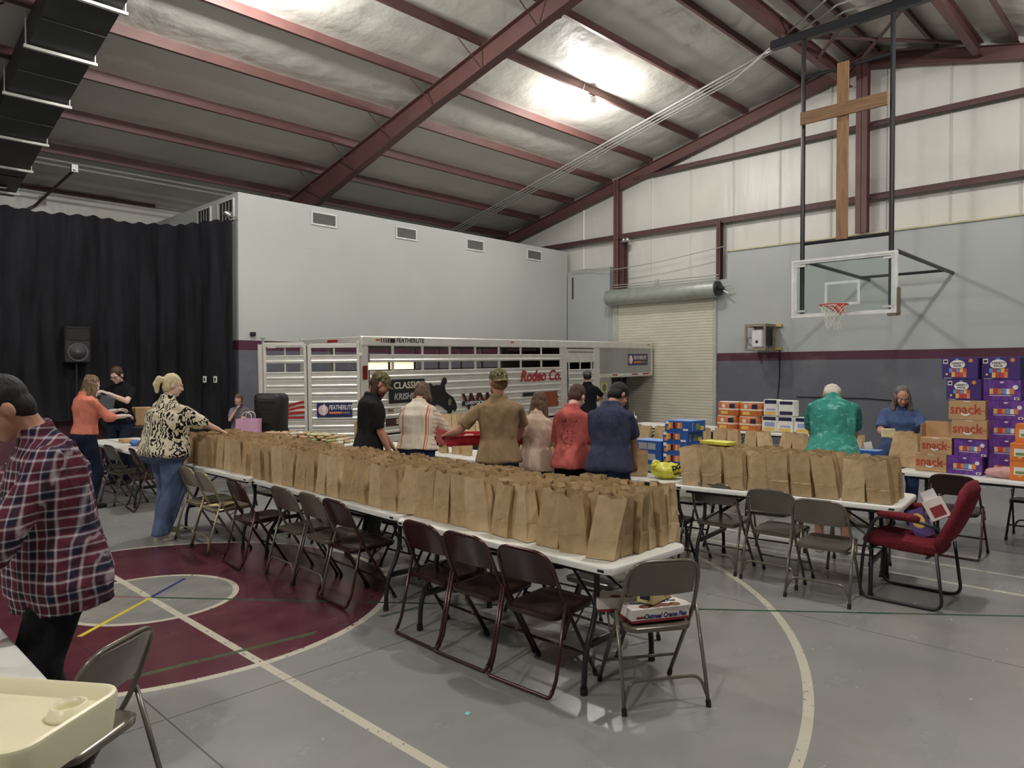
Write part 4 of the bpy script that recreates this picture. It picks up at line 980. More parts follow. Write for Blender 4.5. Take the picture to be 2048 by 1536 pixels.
# donut / sausage box by the navy man
t = carton('pastry_box', 6.50, 4.66, .742, .24, .16, .27, whink, whink, 'tall white box printed with brown sausages by the navy shirt man')
b = MB()
for k, yy in enumerate((.06, .0, -.06)):
    b.ell((-.001, yy, .12+.01*k), (.004, .022, .09), seg=10, rg=8)
b.build('printed_sausages', pm('brown sausage print', (150, 70, 44), .5), t); b = MB(); b.box((-.003, -.06, .225), (-.001, .04, .26)); b.build('printed_label', redp, t)
t = carton('small_pastry_box', 6.50, 4.66, 1.013, .15, .12, .06, whink, whink, 'small white and red box on top of the sausage box'); b = MB(); plate(b, -.001, .06, -.03, .01, .04); b.build('printed_label', redp, t)
b = MB(); b.box((-.09, -.05, 0), (.09, .05, .006)); o = b.build('paper_plate', M['white'], loc=(5.95, 4.33, .742)); o.rotation_euler.z = .5; tag(o, 'flat white paper tray under the navy shirt man\'s hands', 'tray')
# jars and white packs
jo = NT('orange jar label', .35); _, _, z_ = jo.xyz(); jf = jo.noise(22, 3); jo.color(jo.mix(jo.band(z_, .10, .128), jo.mix(jo.ramp(jf, .52, .6), lin((222, 108, 34)), lin((170, 110, 70))), lin((236, 220, 200)))); jo = jo.mat
def jar(x, y, z, label):
    t = empty('snack_jar', (x, y, z), 0, label, 'jar', 'orange cheese snack jars')
    b = MB(); b.loft([((0,0,0), .185, .13, (0,1,0), (1,0,0)), ((0,0,.02), .195, .14, (0,1,0), (1,0,0)), ((0,0,.215), .195, .14, (0,1,0), (1,0,0)), ((0,0,.235), .18, .125, (0,1,0), (1,0,0))], 24, ex=3.5); b.build('wrap', jo, t, smooth='a')
    b = MB(); b.box((-.142, -.15, .13), (-.138, -.05, .21)); b.build('dark_panel', pm('navy ink', (30, 28, 70), .5) if 'navy' not in M else M['navy'], t); M.setdefault('navy', bpy.data.materials['navy ink'])
    b = MB(); b.box((-.143, -.02, .03), (-.139, .11, .08)); b.build('printed_badge', yel, t); disc(-.141, .06, .17, .035, whink, t)
    b = MB(); b.loft([((0,0,.235), .185, .13, (0,1,0), (1,0,0)), ((0,0,.245), .18, .125, (0,1,0), (1,0,0))], 24, ex=3.5); b.build('film_top', whink, t); return t
jar(11.86, 6.19, .742, 'orange snack pack, bottom left of four'); jar(11.86, 5.78, .742, 'orange snack pack, bottom right of four'); jar(11.87, 6.17, .99, 'orange snack pack, top left of four'); jar(11.87, 5.76, .99, 'orange snack pack, top right of four')
navy = M['navy']
def wpack(x, y, z, w, h, label, style):
    t = empty('white_pack', (x, y, z), 0, label, 'pack', 'white and purple snack packs')
    b = MB(); b.box((0, -w/2, 0), (.2, w/2, h), c=.015); b.build('pack_body', whink, t)
    b = MB()
    if style == 1: plate(b, -.001, w*.4, -w*.4, h*.74, h*.94); plate(b, -.001, w*.4, -w*.4, h*.10, h*.32)
    else: plate(b, -.001, w*.4, -w*.42, h*.74, h*.97)
    b.build('purple_band', navy, t)
    if style != 1:
        b = MB(); plate(b, -.001, w*.38, -w*.38, h*.08, h*.28); b.build('printed_food', yel, t)
        b = MB(); plate(b, -.001, w*.3, -w*.35, h*.34, h*.62 if style == 2 else h*.44); b.build('printed_scene', pm('pale blue ink', (150, 164, 206), .6) if 'pb' not in M else M['pb'], t); M.setdefault('pb', bpy.data.materials['pale blue ink'])
    return t
wpack(11.82, 5.44, .742, .27, .265, 'white snack pack with pale blue scene, next to the orange packs', 2); wpack(11.80, 5.16, .742, .27, .265, 'white snack pack in the bottom row centre', 0); wpack(11.80, 4.86, .742, .30, .265, 'white snack pack in the bottom row by the teal shirt man', 2)
wpack(11.82, 5.42, 1.01, .25, .28, 'white snack pack on top, left one', 0); wpack(11.82, 5.15, 1.01, .27, .27, 'white snack pack on top showing two purple bars', 1)
# cup
t = empty('straw_cup', (11.9, 8.22, .742), 0, 'white lidded cup with a straw on the far table before the roll-up door', 'cup')
b = MB(); b.lathe([(.035, 0), (.045, .13)], 14); b.build('cup_body', M['white'], t, smooth='a'); b = MB(); b.lathe([(.048, .13), (.048, .14), (.03, .15)], 14); b.build('lid', M['white'], t); b = MB(); b.tube([(0, 0, .15), (-.01, .0, .24)], .005, 6); b.build('straw', M['white'], t)
# blue box before the grey haired woman
t = carton('open_blue_box', 8.22, 2.72, .742, .26, .22, .17, bluec, bluet, 'opened blue box with a torn white flap between the teal man and grey haired woman')
b = MB(); b.box((.0, -.13, .17), (.004, -.05, .25), M=Matrix.Rotation(R(-14), 4, 'X')); plate(b, -.001, .0, -.05, .02, .14); b.build('torn_flap', whink, t)
# snack cake boxes on the near chair
cake = pm('white cake carton', (232, 222, 214), .45, 0, .03, 6); maroon = pm('maroon carton base', (150, 34, 44), .5); dblue = pm('dark blue letter ink', (40, 52, 110), .5); brownp = pm('brown cookie print', (122, 66, 44), .5, 0, .3, 30)
fa = R(57); fx = Vector((math.cos(fa), math.sin(fa), 0))
def cakebox(x, y, z, rz, w, d, h, label, big=True):
    t = empty('cake_box', (x, y, z), rz, label, 'box')
    b = MB(); b.box((-w/2, -d/2, .012), (w/2, d/2, h), c=.002); b.build('box_body', cake, t); b = MB(); b.box((-w/2-.0005, -d/2-.0005, 0), (w/2+.0005, d/2+.0005, .014)); b.build('base_stripe', maroon, t)
    b = MB()
    for k in range(4): b.ell((-w*.22+k*w*.17, -d/2+.035, h), (.036, .026, .006), seg=14, rg=6)
    b.build('printed_cookies', brownp, t, smooth=True)
    if big:
        text('Oatmeal Creme Pies', .036, dblue, t, onY(w*.08, -d/2-.001, h*.42), 'lettering', .25, .0012, .0006, sx=.82)
        b = MB(); b.box((-w*.42, -d/2-.0012, h*.30), (-w*.26, -d/2, h*.46)); b.build('red_label', maroon, t)
        text('Oatmeal Creme Pies', .040, dblue, t, Matrix.Translation((0, d*.18, h+.0015)), 'lettering', .25, .001, .0006, sx=.8)
    b = MB(); b.box((w/2, -d/2+.01, h-.004), (w/2+.045, d/2-.02, h-.001), M=Matrix.Translation((w/2, 0, h)) @ Matrix.Rotation(R(18), 4, 'Y') @ Matrix.Translation((-w/2, 0, -h))); b.build('end_flap', cake, t)
    return t
rzc = R(57-90)
c0 = Vector((3.24, 2.03, 0)); sx_ = Vector((math.cos(rzc), math.sin(rzc), 0))
p = c0 + fx*.185 + sx_*.01; cakebox(p.x, p.y, .431, rzc+R(4), .34, .14, .072, 'white box of oatmeal creme pies at the front of the grey chair seat')
p = c0 + fx*.37 - sx_*.06; cakebox(p.x, p.y, .433, rzc+R(-6), .40, .14, .072, 'second cake box jutting out left of the grey chair', False)
t = empty('yellow_cake_box', tuple(c0 + fx*.25 + sx_*.05 + Vector((0, 0, .512))), rzc+R(38), 'pale yellow cake box lying on top of the creme pie boxes', 'box')
ycol = pm('pale yellow carton', (228, 212, 140), .5, 0, .05, 9)
b = MB(); b.box((-.13, -.05, 0), (.13, .05, .075), c=.002); b.build('box_body', ycol, t)
b = MB(); b.ell((.04, -.05, .035), (.055, .004, .028), seg=12, rg=6); b.ell((.02, 0, .075), (.06, .03, .004), seg=12, rg=6); b.build('printed_cakes', pm('golden cake print', (190, 146, 80), .5, 0, .2, 20), t)
b = MB(); b.box((-.1312, -.03, .02), (-.130, .03, .055)); b.build('purple_label', navy, t)
# boxes in the red chair
t = empty('snack_box', (6.24, 1.56, .505), R(0), 'purple snack box leaning on the red chair back', 'box')
t.rotation_euler = (R(-25), R(12), R(14))
b = MB(); b.box((-.04, -.02, 0), (.035, .12, .22), c=.002); b.build('box_body', pm('purple yellow carton', (96, 66, 140), .5, 0, .2, 9), t); b = MB(); b.ell((-.0405, .05, .13), (.003, .045, .06), seg=12, rg=6); b.build('printed_cookies', yel, t)
t = empty('torn_snack_box', (6.26, 1.46, .66), 0, 'torn white and red snack box on the upper red chair seat back', 'box'); t.rotation_euler = (R(-28), R(10), R(10))
b = MB(); b.box((-.05, -.02, 0), (.04, .12, .16), c=.002); b.build('box_body', cake, t); b = MB(); b.box((-.052, .0, .02), (-.0505, .09, .10)); b.build('printed_label', maroon, t); b = MB(); b.box((-.03, .0, .16), (-.026, .1, .23)); b.build('torn_flap', whink, t)
# envelope on the tan chair
b = MB(); b.box((-.11, -.08, 0), (.11, .08, .004)); o = b.build('envelope', pm('manila paper', (206, 184, 132), .8), loc=(3.18, 7.12, .436)); o.rotation_euler.z = .5; tag(o, 'manila envelope lying on the tan folding chair seat', 'envelope')
# ================================================================ sandwich table
rs = random.Random(5); ca, sa = math.cos(R(24)), math.sin(R(24))
swm = [pm('wrapped sandwich %s' % n_, c_, .35, 0, .15, 25) for n_, c_ in (('cream', (216, 206, 168)), ('white', (226, 222, 204)), ('green', (166, 172, 110)), ('tan', (196, 160, 110)), ('pinkish', (206, 168, 140)))]
def sand_mesh(k):
    b = MB(); r_ = random.Random(k); L_ = .15
    P = [(-.06, -.045), (.07, -.05), (.075, .0), (-.01, .06), (-.065, .045)]
    b.prism([(x*r_.uniform(.9, 1.1), y*r_.uniform(.9, 1.1)) for x, y in P], 0, .032)
    me = b.mesh('sandwich', swm[k % 5]); bm = bmesh.new(); bm.from_mesh(me); bmesh.ops.recalc_face_normals(bm, faces=bm.faces); bmesh.ops.bevel(bm, geom=list(bm.edges), offset=.008, segments=2, affect='EDGES'); bm.to_mesh(me); bm.free(); me.polygons.foreach_set('use_smooth', [True]*len(me.polygons)); return me
SM = [sand_mesh(k) for k in range(10)]
for lay in range(4):
    for i in range(11 - lay):
        for j in range(4 - (lay > 1) - (lay > 2)):
            lx = .10 + j*.15 + lay*.04 + rs.uniform(-.02, .02); ly = .18 + i*.145 + lay*.06 + rs.uniform(-.02, .02)
            o = bpy.data.objects.new('wrapped_sandwich', SM[rs.randrange(10)]); COL.objects.link(o)
            o.location = (5.50+lx*ca-ly*sa, 8.62+lx*sa+ly*ca, .745+lay*.034); o.rotation_euler = (R(rs.uniform(-9, 9))*(lay > 0), R(rs.uniform(-9, 9))*(lay > 0), rs.uniform(0, 6.28))
            tag(o, 'plastic wrapped sandwich in the pile on the table behind the bearded man', 'sandwich', 'wrapped sandwiches in the pile')
# pink gift bag and portable speaker
t = empty('pink_gift_bag', (4.93, 10.16, .742), R(-46), 'pink paper gift bag with white handles beside the black speaker', 'bag')
pk = pm('pink paper', (226, 168, 206), .6, 0, .04, 5)
b = MB(); b.add([(-.16,-.08,0),(.16,-.08,0),(.16,.08,0),(-.16,.08,0),(-.165,-.075,.33),(.165,-.075,.33),(.165,.075,.33),(-.165,.075,.33),(.14,0,.33),(-.14,0,.33),(.155,0,.1),(-.155,0,.1)],
    [(3,2,1,0),(0,1,5,4),(2,3,7,6),(1,10,8,5),(1,2,10),(10,2,6,8),(0,4,9,11),(0,11,3),(11,9,7,3)]); b.build('bag_body', pk, t)
for y in (-.08, .078):
    b = MB(); b.tube(fillet([(-.07, y, .29), (-.07, y, .40), (.0, y, .44), (.07, y, .40), (.07, y, .29)], .05), .005, 6); b.build('handle', whink, t)
t = empty('portable_speaker', (5.32, 10.22, .742), R(-46-8), 'black portable loudspeaker seen from behind on the table end', 'speaker')
b = MB(); b.loft([((0,0,0), .20, .15, (1,0,0), (0,1,0)), ((0,0,.02), .215, .165, (1,0,0), (0,1,0)), ((0,0,.60), .235, .165, (1,0,0), (0,1,0)), ((0,0,.66), .225, .15, (1,0,0), (0,1,0)), ((0,0,.69), .19, .11, (1,0,0), (0,1,0))], 28, ex=4.0); b.build('cabinet', M['black'], t, smooth='a')
b = MB(); b.box((-.12, -.172, .55), (.12, -.160, .585), c=.01); b.box((-.10, -.171, .25), (.10, -.162, .42), c=.004); b.build('rear_panel', M['rubber'], t)
b = MB(); b.tube(fillet([(.215, 0, .2), (.27, 0, .16), (.25, 0, .03), (.23, 0, .0)], .04), .008, 6); b.build('cable', M['black'], t)
# ================================================================ bread table things
def small(name, mat, lo, hi, loc, label, cat, rz=0, c=.01):
    b = MB(); b.box(lo, hi, c=c); o = b.build(name, mat, loc=loc, rz=rz); tag(o, label, cat); return o
loaf = pm('bagged brown bread', (150, 92, 62), .35, 0, .35, 22)
for k, (x, y, z) in enumerate(((3.55, 10.3, 0), (3.62, 10.15, 0), (3.72, 10.35, 0), (3.6, 10.25, .10))):
    blob_cloth('bread_loaf', loaf, (x, y, 0), (.10, .13, .055), .25, 11+k, ['bagged bread loaf at the left of the bread pile', 'bagged bread loaf nearest the blouse woman', 'bagged bread loaf at the back of the pile', 'bagged bread loaf on top of the pile'][k], 'bread', .742+z, 14, 12)
blob_cloth('blue_cloth', pm('blue cloth', (70, 130, 214), .8, 0, .15, 14), (3.56, 10.66, 0), (.08, .10, .04), .4, 5, 'crumpled blue cloth left of the bread loaves', 'cloth', .742, 14, 14)
small('brown_tray', card, (-.07, -.12, 0), (.07, .12, .05), (3.62, 11.25, .742), 'small brown tray on the left part of the bread table', 'tray')
small('white_sheet', M['white'], (-.15, -.35, 0), (.15, .35, .008), (3.7, 11.55, .742), 'white paper sheet at the far end of the bread table', 'paper', 0, .002)
small('tall_carton', card, (-.15, -.12, 0), (.15, .12, .30), (4.35, 12.75, .742+.13), 'plain brown carton behind the coral sweater woman', 'box')
small('carton_stand', M['black'], (-.3, -.3, 0), (.3, .3, .87), (4.35, 12.75, 0), 'black crate stand under the plain brown carton', 'stand')
small('bread_carton', card, (-.15, -.18, 0), (.15, .18, .30), (3.92, 10.75, .742), 'brown carton behind the blouse woman\'s shoulder', 'box')
# small dropped bits
small('floor_scrap', pm('teal scrap', (120, 214, 200), .5), (-.015, -.012, 0), (.015, .012, .002), (2.50, 2.75, .0015), 'tiny pale teal scrap on the floor left of the brown chairs', 'scrap', .4, .0)
# ================================================================ livestock trailer
TR = empty('livestock_trailer', (7.15, 10.52, 0), R(3.7), 'long aluminium gooseneck livestock trailer with its rear gate swung open', 'trailer')
TR.rotation_euler = (0, -R(1.05), R(3.7))
al, ab = M['alu'], M['alu_bright']; TWD = 1.80; ML = 7.20
def tb(name, lo, hi, mat=al, c=.004, par=None):
    b = MB(); b.box(lo, hi, c=c); return b.build(name, mat, par or TR)
def slat(x0, x1, y, z0, z1, par=TR, mat=al, out=-1):
    """formed plank with a rounded rib, running along x"""
    b = MB(); h = z1-z0; prof = [(0, 0), (.012, .004), (.020, h*.18), (.020, h*.30), (.006, h*.42), (.006, h*.80), (.016, h*.90), (.012, h-.004), (0, h)]
    vs = []
    for x in (x0, x1): vs += [(x, y + out*p_[0], z0+p_[1]) for p_ in prof]
    n = len(prof); fs = [(i, i+1, n+i+1, n+i) for i in range(n-1)] + [(0, n, 2*n-1, n-1), tuple(range(n)), tuple(reversed(range(n, 2*n)))]
    b.add(vs, fs); return b.build('slat', mat, par)
for y, out in ((0, -1), (TWD, 1)):
    side = tb('side_frame', (0, y-.02 if y else 0, .55), (.16, y+.02 if y else .04, 2.37), ab)
    tb('top_rail', (0.0, y-.03, 2.20), (9.85, y+.03, 2.37), ab, .02)
    tb('bottom_rail', (0, y-.02, .50), (ML, y+.02, .62))
    SG = [(.18, 5.68), (5.98, 7.03)]
    for x0, x1 in SG:
        if x0 < 1: slat(x0, x1, y, 1.915, 2.055, TR, ab, out)
        z = 1.765 if x0 < 1 else 1.70
        k = 0
        while z > .75:
            slat(x0, x1, y, z-.137, z, TR, al, out); z -= .139; k += 1
    for x in [.70+.712*i for i in range(8)]:
        tb('post', (x-.028, y-.010, 1.76), (x+.028, y+.010, 2.21))
    tb('post', (5.68, y-.015, .6), (5.93, y+.02, 2.21)); tb('post', (7.03, y-.015, .6), (7.29, y+.02, 2.21))
    # man door upper
    tb('door_panel', (5.93, y-.015, 1.86), (7.03, y+.015, 2.18), al)
    for x in (6.02, 6.47, 6.94): tb('post', (x-.02, y-.012, 1.70), (x+.02, y+.012, 1.87))
tb('door_seam', (5.98, -.019, 2.10), (7.0, -.0155, 2.115), M['black'], 0); tb('hinge', (7.02, -.035, 1.86), (7.06, -.016, 2.02), ab, .005)
tb('door_handle', (5.96, -.04, 1.35), (5.99, -.017, 1.60), M['conduit'], .005)
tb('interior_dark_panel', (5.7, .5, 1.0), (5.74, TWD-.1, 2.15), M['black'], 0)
tb('roof_sheet', (0.05, .03, 2.345), (9.8, TWD-.03, 2.36), al, 0)
tb('floor_deck', (0, .02, .50), (ML, TWD-.02, .56), M['rubber'], 0)
# gooseneck nose
for y in (0, TWD): tb('nose_side', (7.29, y-.012, 1.50), (9.85, y+.012, 2.20), pm('smooth grey aluminium', (164, 165, 166), .38, .45, .05, 2) if 'sa' not in M else M['sa'], .004); M.setdefault('sa', bpy.data.materials['smooth grey aluminium'])
tb('nose_front', (9.83, 0, 1.48), (9.87, TWD, 2.37), M['sa']); tb('nose_floor', (7.29, 0, 1.46), (9.85, TWD, 1.50), M['sa'])
tb('front_wall', (7.27, 0, .55), (7.31, TWD, 1.5), M['sa']); tb('nose_edge_rail', (7.29, -.02, 1.47), (9.87, .0, 1.56), al)
tb('nose_corner', (9.80, -.02, 1.48), (9.88, .03, 2.36), al)
b = MB(); b.add([(7.3, -.012, .55), (7.9, -.012, .9), (7.8, -.012, 1.47), (7.3, -.012, 1.47), (7.3, .02, .55), (7.9, .02, .9), (7.8, .02, 1.47), (7.3, .02, 1.47)], [(0,1,2,3),(7,6,5,4),(0,4,5,1),(1,5,6,2),(2,6,7,3),(3,7,4,0)]); b.build('lower_nose_panel', M['sa'], TR)
tb('hitch_box', (7.95, .3, 1.0), (8.9, TWD-.3, 1.46), M['black'], .01); tb('jack_leg', (8.75, .12, .10), (8.87, .24, 1.47), pm('dark brown jack', (60, 48, 44), .6), .01); tb('jack_foot', (8.66, .04, .06), (8.96, .32, .10), M['black'], .005)
b = MB(); b.tube([(8.0, .4, 1.4), (8.5, .3, 1.0), (8.6, .3, .75)], .02, 6); b.build('hose', M['conduit'], TR)
for x0, x1, mt in ((7.85, 8.1, 0), (8.1, 8.36, 1), (8.45, 8.75, 1), (8.8, 9.08, 0), (9.12, 9.32, 1), (9.35, 9.68, 0)):
    tb('reflective_tape', (x0, -.0235, 1.51), (x1, -.021, 1.545), pm('red reflector', (176, 30, 36), .3) if 'rr' not in M else (M['rr'] if mt == 0 else whink), 0); M.setdefault('rr', bpy.data.materials['red reflector'])
for x in (.30, 3.9, 9.6): tb('marker_lamp', (x, -.036, 2.29), (x+.10, -.029, 2.32), pm('amber lens', (190, 96, 40), .3) if 'am' not in M else M['am'], 0); M.setdefault('am', bpy.data.materials['amber lens'])
tb('tail_lamp', (.02, -.028, 1.62), (.12, -.02, 1.86), pm('dark red lens', (120, 24, 22), .25), .004)
for cx_ in (2.6, 3.5):
    for y in (.12, TWD-.12):
        b = MB(); b.lathe([(.18, -.09), (.34, -.10), (.37, -.07), (.37, .07), (.34, .10), (.18, .09)], 24, M=Matrix.Translation((cx_, y, .37)) @ Matrix.Rotation(R(90), 4, 'X')); wh_ = b.build('wheel', M['rubber'], TR, smooth='a')
        b = MB(); b.lathe([(.18, -.06), (.05, -.04), (.05, .04), (.18, .06)], 16, M=Matrix.Translation((cx_, y, .37)) @ Matrix.Rotation(R(90), 4, 'X')); b.build('hub', ab, wh_, smooth='a')
tb('fender', (2.1, -.10, .74), (4.0, .0, .80), ab, .02)
# rear header
tb('rear_header', (0, .03, 2.24), (.06, TWD-.03, 2.36), al, .01); tb('header_lamp', (-.004, .65, 2.28), (.0, .95, 2.32), M['rr'], 0)
tb('rear_post', (0, TWD-.10, .55), (.06, TWD, 2.25), al); tb('rear_sill', (0, 0, .50), (.06, TWD, .60), al)
# swung-open rear gate: local frame at the corner
ga = math.atan2(.717, -.6975) - R(3.7); GT = Matrix.Rotation(ga, 4, 'Z'); b = MB(); b.box((.02, -.018, .50), (1.70, .018, .57), c=.004); G = b.build('rear_gate', M['alu'], TR); G.rotation_euler.z = ga + R(2)
# (gate is a thing of its own hinge side: built as one part holder under the trailer)
def gb(name, lo, hi, mat=al, c=.004):
    b = MB(); b.box(lo, hi, c=c); return b.build(name, mat, G)
gb('gate_post', (.02, -.02, .50), (.07, .02, 2.28), ab); gb('gate_post', (.84, -.025, .5), (.90, .025, 2.22), ab); gb('gate_post', (.92, -.02, .5), (.965, .02, 2.24), ab); gb('gate_post', (1.60, -.02, .5), (1.645, .02, 2.26), ab); gb('gate_post', (1.66, -.025, .5), (1.73, .03, 2.24), al)
gb('gate_top', (.05, -.02, 2.17), (.86, .02, 2.24), ab); gb('gate_top', (.95, -.02, 2.19), (1.62, .02, 2.27), ab); gb('latch_bar', (1.0, .022, 2.18), (1.55, .05, 2.23), M['conduit']); gb('latch_box', (1.42, .03, 2.17), (1.56, .07, 2.27), ab, .01)
b = MB(); b.lathe([(.022, 0), (.022, .12), (.045, .125), (.045, .14)], 12, M=Matrix.Translation((1.65, -.01, 2.22))); b.tube([(1.65, -.01, .6), (1.65, -.01, 2.24)], .018, 8); b.build('hinge_rod', M['conduit'], G, smooth='a')
for x0, x1 in ((.07, .84), (.965, 1.60)):
    slat(x0, x1, 0, 1.91, 2.05, G, ab, 1); z = 1.765
    while z > .6: slat(x0, x1, 0, z-.137, z, G, al, 1); z -= .139
    xm = (x0+x1)/2; gb('post', (xm-.015, -.008, 1.76), (xm+.015, .008, 2.2))
for z in (2.02, 1.2): gb('hinge', (-.03, -.03, z), (.03, .02, z+.06), ab)
# badges, prints (flat decals)
def dec(name, x0, x1, z0, z1, mat, y=-.0235, par=TR): return tb(name, (x0, y-.0012, z0), (x1, y, z1), mat, 0, par)
nv = pm('navy badge', (34, 40, 96), .4)
def badge(par, x0, x1, z0, z1, y):
    w, h = x1-x0, z1-z0
    dec('badge_plate', x0, x1, z0, z1, nv, y, par)
    b = MB(); P_ = [(h*.34*math.cos(a), h*.36*math.sin(a)) for a in [2*math.pi*k/18 for k in range(18)]]; b.prism(P_, 0, .0015, M=onY(x0+h*.45, y-.0012, z0+h*.5)); b.build('badge_disc', pm('pink white ink', (226, 190, 186), .5) if 'pw' not in M else M['pw'], par); M.setdefault('pw', bpy.data.materials['pink white ink'])
    b = MB(); b.prism([(-.01*h, -.42*h), (.16*h, 0), (.05*h, .44*h), (-.12*h, .1*h)], 0, .001, M=onY(x0+h*.5, y-.003, z0+h*.5)); b.build('feather_mark', whink, par)
    text('FEATHERLITE', h*.46, whink, par, onY(x0+h*.95+(w-h)*.46, y-.0015, z0+h*.66), 'lettering', .2, .002, .0006, sx=(w-h*1.05)/(h*.46*6.3))
    dec('orange_underline', x0+h*.95, x0+w*.68, z0+h*.2, z0+h*.36, orn, y-.0012, par); dec('green_underline', x0+w*.69, x1-h*.1, z0+h*.2, z0+h*.36, pm('olive ink', (110, 110, 80), .5) if 'oi' not in M else M['oi'], y-.0012, par); M.setdefault('oi', bpy.data.materials['olive ink'])
badge(TR, 8.62, 9.62, 1.76, 2.06, -.0125)
def onG(x, z, y=.0235): return Matrix(((-1,0,0,x),(0,0,1,y),(0,1,0,z),(0,0,0,1)))
def gplate(name, x0, x1, z0, z1, mat, t=.0012, y=.022): return gb(name, (x0, y, z0), (x1, y+t, z1), mat, 0)
gplate('badge_plate', .16, .76, .99, 1.23, nv)
b = MB(); b.prism([(.085*math.cos(a), .09*math.sin(a)) for a in [2*math.pi*k/18 for k in range(18)]], 0, .001, M=onG(.65, 1.11)); b.build('badge_disc', M['pw'], G)
b = MB(); b.prism([(-.0, -.11), (.04, 0), (.01, .115), (-.03, .03)], 0, .001, M=onG(.64, 1.11, .0248)); b.build('feather_mark', whink, G)
text('FEATHERLITE', .11, whink, G, onG(.355, 1.15), 'lettering', .2, .002, .0006, sx=.62)
gplate('orange_underline', .34, .55, 1.045, 1.08, orn, .001, .0235); gplate('green_underline', .20, .335, 1.045, 1.08, M['oi'], .001, .0235)
for k in range(4):
    z = 1.275 - k*.088; b = MB(); n = 8; top = []; bot = []
    for i in range(n+1):
        u_ = i/n; dz_ = -.13*(1-u_)**1.5*(1 - k*.33); top.append((.40*u_-.20, dz_)); bot.append((.40*u_-.20, dz_-.040))
    b.prism(top + bot[::-1], 0, .001, M=onG(1.17, z)); b.build('flag_stripe', M['rr'], G)
# near side prints
dec('banner_plate', .58, 1.44, 1.18, 1.60, pm('black banner ink', (26, 26, 28), .4)); dec('maroon_band', .50, 1.44, .78, .92, pm('dark maroon ink', (66, 30, 30), .4))
text('CLASSIO', .17, pm('pale letter ink', (206, 200, 176), .5), TR, onY(1.02, -.026, 1.49), 'lettering', 0, .004, .0006, sx=1.0)
text('KRISHNO', .16, M['conduit'], TR, onY(1.02, -.026, 1.29), 'lettering', .2, .004, .0006, sx=.95); text('INS', .09, brownp, TR, onY(.62, -.026, 1.05), 'lettering', 0, .002, .0006)
text('SOCIE', .12, bpy.data.materials['pale letter ink'], TR, onY(.95, -.026, .85), 'lettering', 0, .005, .0006, sx=1.3)
bull = [(-.05,.35),(-.08,.50),(.0,.62),(.12,.66),(.20,.60),(.30,.62),(.38,.60),(.42,.70),(.48,.76),(.54,.74),(.56,.66),(.50,.60),(.52,.48),(.60,.42),(.66,.40),(.74,.34),(.80,.24),(.82,.14),(.76,.08),(.70,.12),(.66,.06),(.62,-.04),(.56,-.02),(.56,.10),(.48,.16),(.40,.20),(.30,.24),(.20,.22),(.10,.28),(.02,.24)]
b = MB(); b.prism([(x, y) for x, y in bull][::-1], 0, .0015, M=onY(1.46, -.0235, .86)); b.build('bull_print', bpy.data.materials['black banner ink'], TR)
b = MB(); b.prism([(.58,.30),(.62,.36),(.68,.30),(.64,.2),(.58,.22)], 0, .001, M=onY(1.46, -.0255, .86)); b.build('bull_face_print', M['oi'], TR); 
for dx, mt in ((0, redp), (.02, blackink)): text('WW', .44, mt, TR, onY(2.95+dx, -.024-.001*(dx > 0), 1.10), 'lettering', -.15, .012, .0006, sx=1.05)
dec('band_plate', 2.42, 3.6, 1.04, 1.13, blackink, -.026); text('LIVESTOCK SYSTEMS', .085, whink, TR, onY(3.0, -.028, 1.085), 'lettering', 0, .002, .0005, sx=1.25)
text('Rodeo Co.', .33, pm('rodeo red ink', (168, 34, 40), .45), TR, onY(4.95, -.0235, 1.57), 'lettering', .25, .010, .0008, sx=1.0)
sad = [(0,.04),(.10,.0),(.5,.02),(.66,.0),(.70,.10),(.66,.15),(.70,.22),(.64,.28),(.66,.36),(.05,.35),(.0,.28)]
b = MB(); b.prism(sad, 0, .0015, M=onY(4.88, -.0235, .86)); b.build('saddle_print', pm('saddle brown ink', (140, 70, 40), .4, 0, .35, 9), TR)
dec('black_print_block', 4.30, 4.72, 1.14, 1.22, blackink)
text('FEATHERLITE', .115, blackink, TR, onY(1.10, -.031, 2.30), 'lettering', .1, .003, .0006, sx=.98)
for k in range(5): dec('logo_bar', .42+.05*k, .44+.05*k+.006*k, 2.255, 2.335, blackink, -.0305)
dec('logo_bar', .66, .74, 2.255, 2.335, blackink, -.0305)
b = MB(); b.prism([(.15*math.cos(a), .17*math.sin(a)) for a in [2*math.pi*k/24 for k in range(24)]], 0, .001, M=onY(7.49, -.0125, 1.22)); b.build('round_seal', pm('pale yellow green ink', (206, 206, 130), .5), TR)
b = MB(); b.prism([(.09*math.cos(a), .10*math.sin(a)) for a in [2*math.pi*k/16 for k in range(16)]], 0, .001, M=onY(7.49, -.014, 1.22)); b.build('seal_centre', M['oi'], TR)
for side_, z_ in (('RODEO', 1.355), ('STOCK', 1.085)): text(side_, .045, blackink, TR, onY(7.49, -.0142, z_), 'lettering', 0, .001, .0004)
# ================================================================ high chair
cream = pm('cream high chair plastic', (232, 224, 186), .35, 0, .03, 5)
hc = empty('high_chair', (.765, 2.385, 0), math.atan2(.81, -.58), 'cream high chair tray and seat at the lower left corner', 'high chair')
HZ = .80; TW, TD_ = .56, .42
def tray_ring(ins, z):
    return [(x, y, z) for x, y in rrect(ins, ins, TW-ins, TD_-ins, max(.02, .075-ins), 6)]
b = MB(); vs = []; fs = []
for ins, z in ((.03, -.125), (.01, -.115), (-.004, -.01), (.0, 0), (.010, .003), (.018, -.003), (.035, -.038), (.05, -.042)): vs += tray_ring(ins, HZ+z)
n = 28; m = len(vs)//n
for i in range(m-1):
    for k in range(n): fs.append((i*n+k, i*n+(k+1)%n, (i+1)*n+(k+1)%n, (i+1)*n+k))
fs.append(tuple(range((m-1)*n, m*n)))
b.add(vs, fs); b.build('tray', cream, hc, smooth='a')
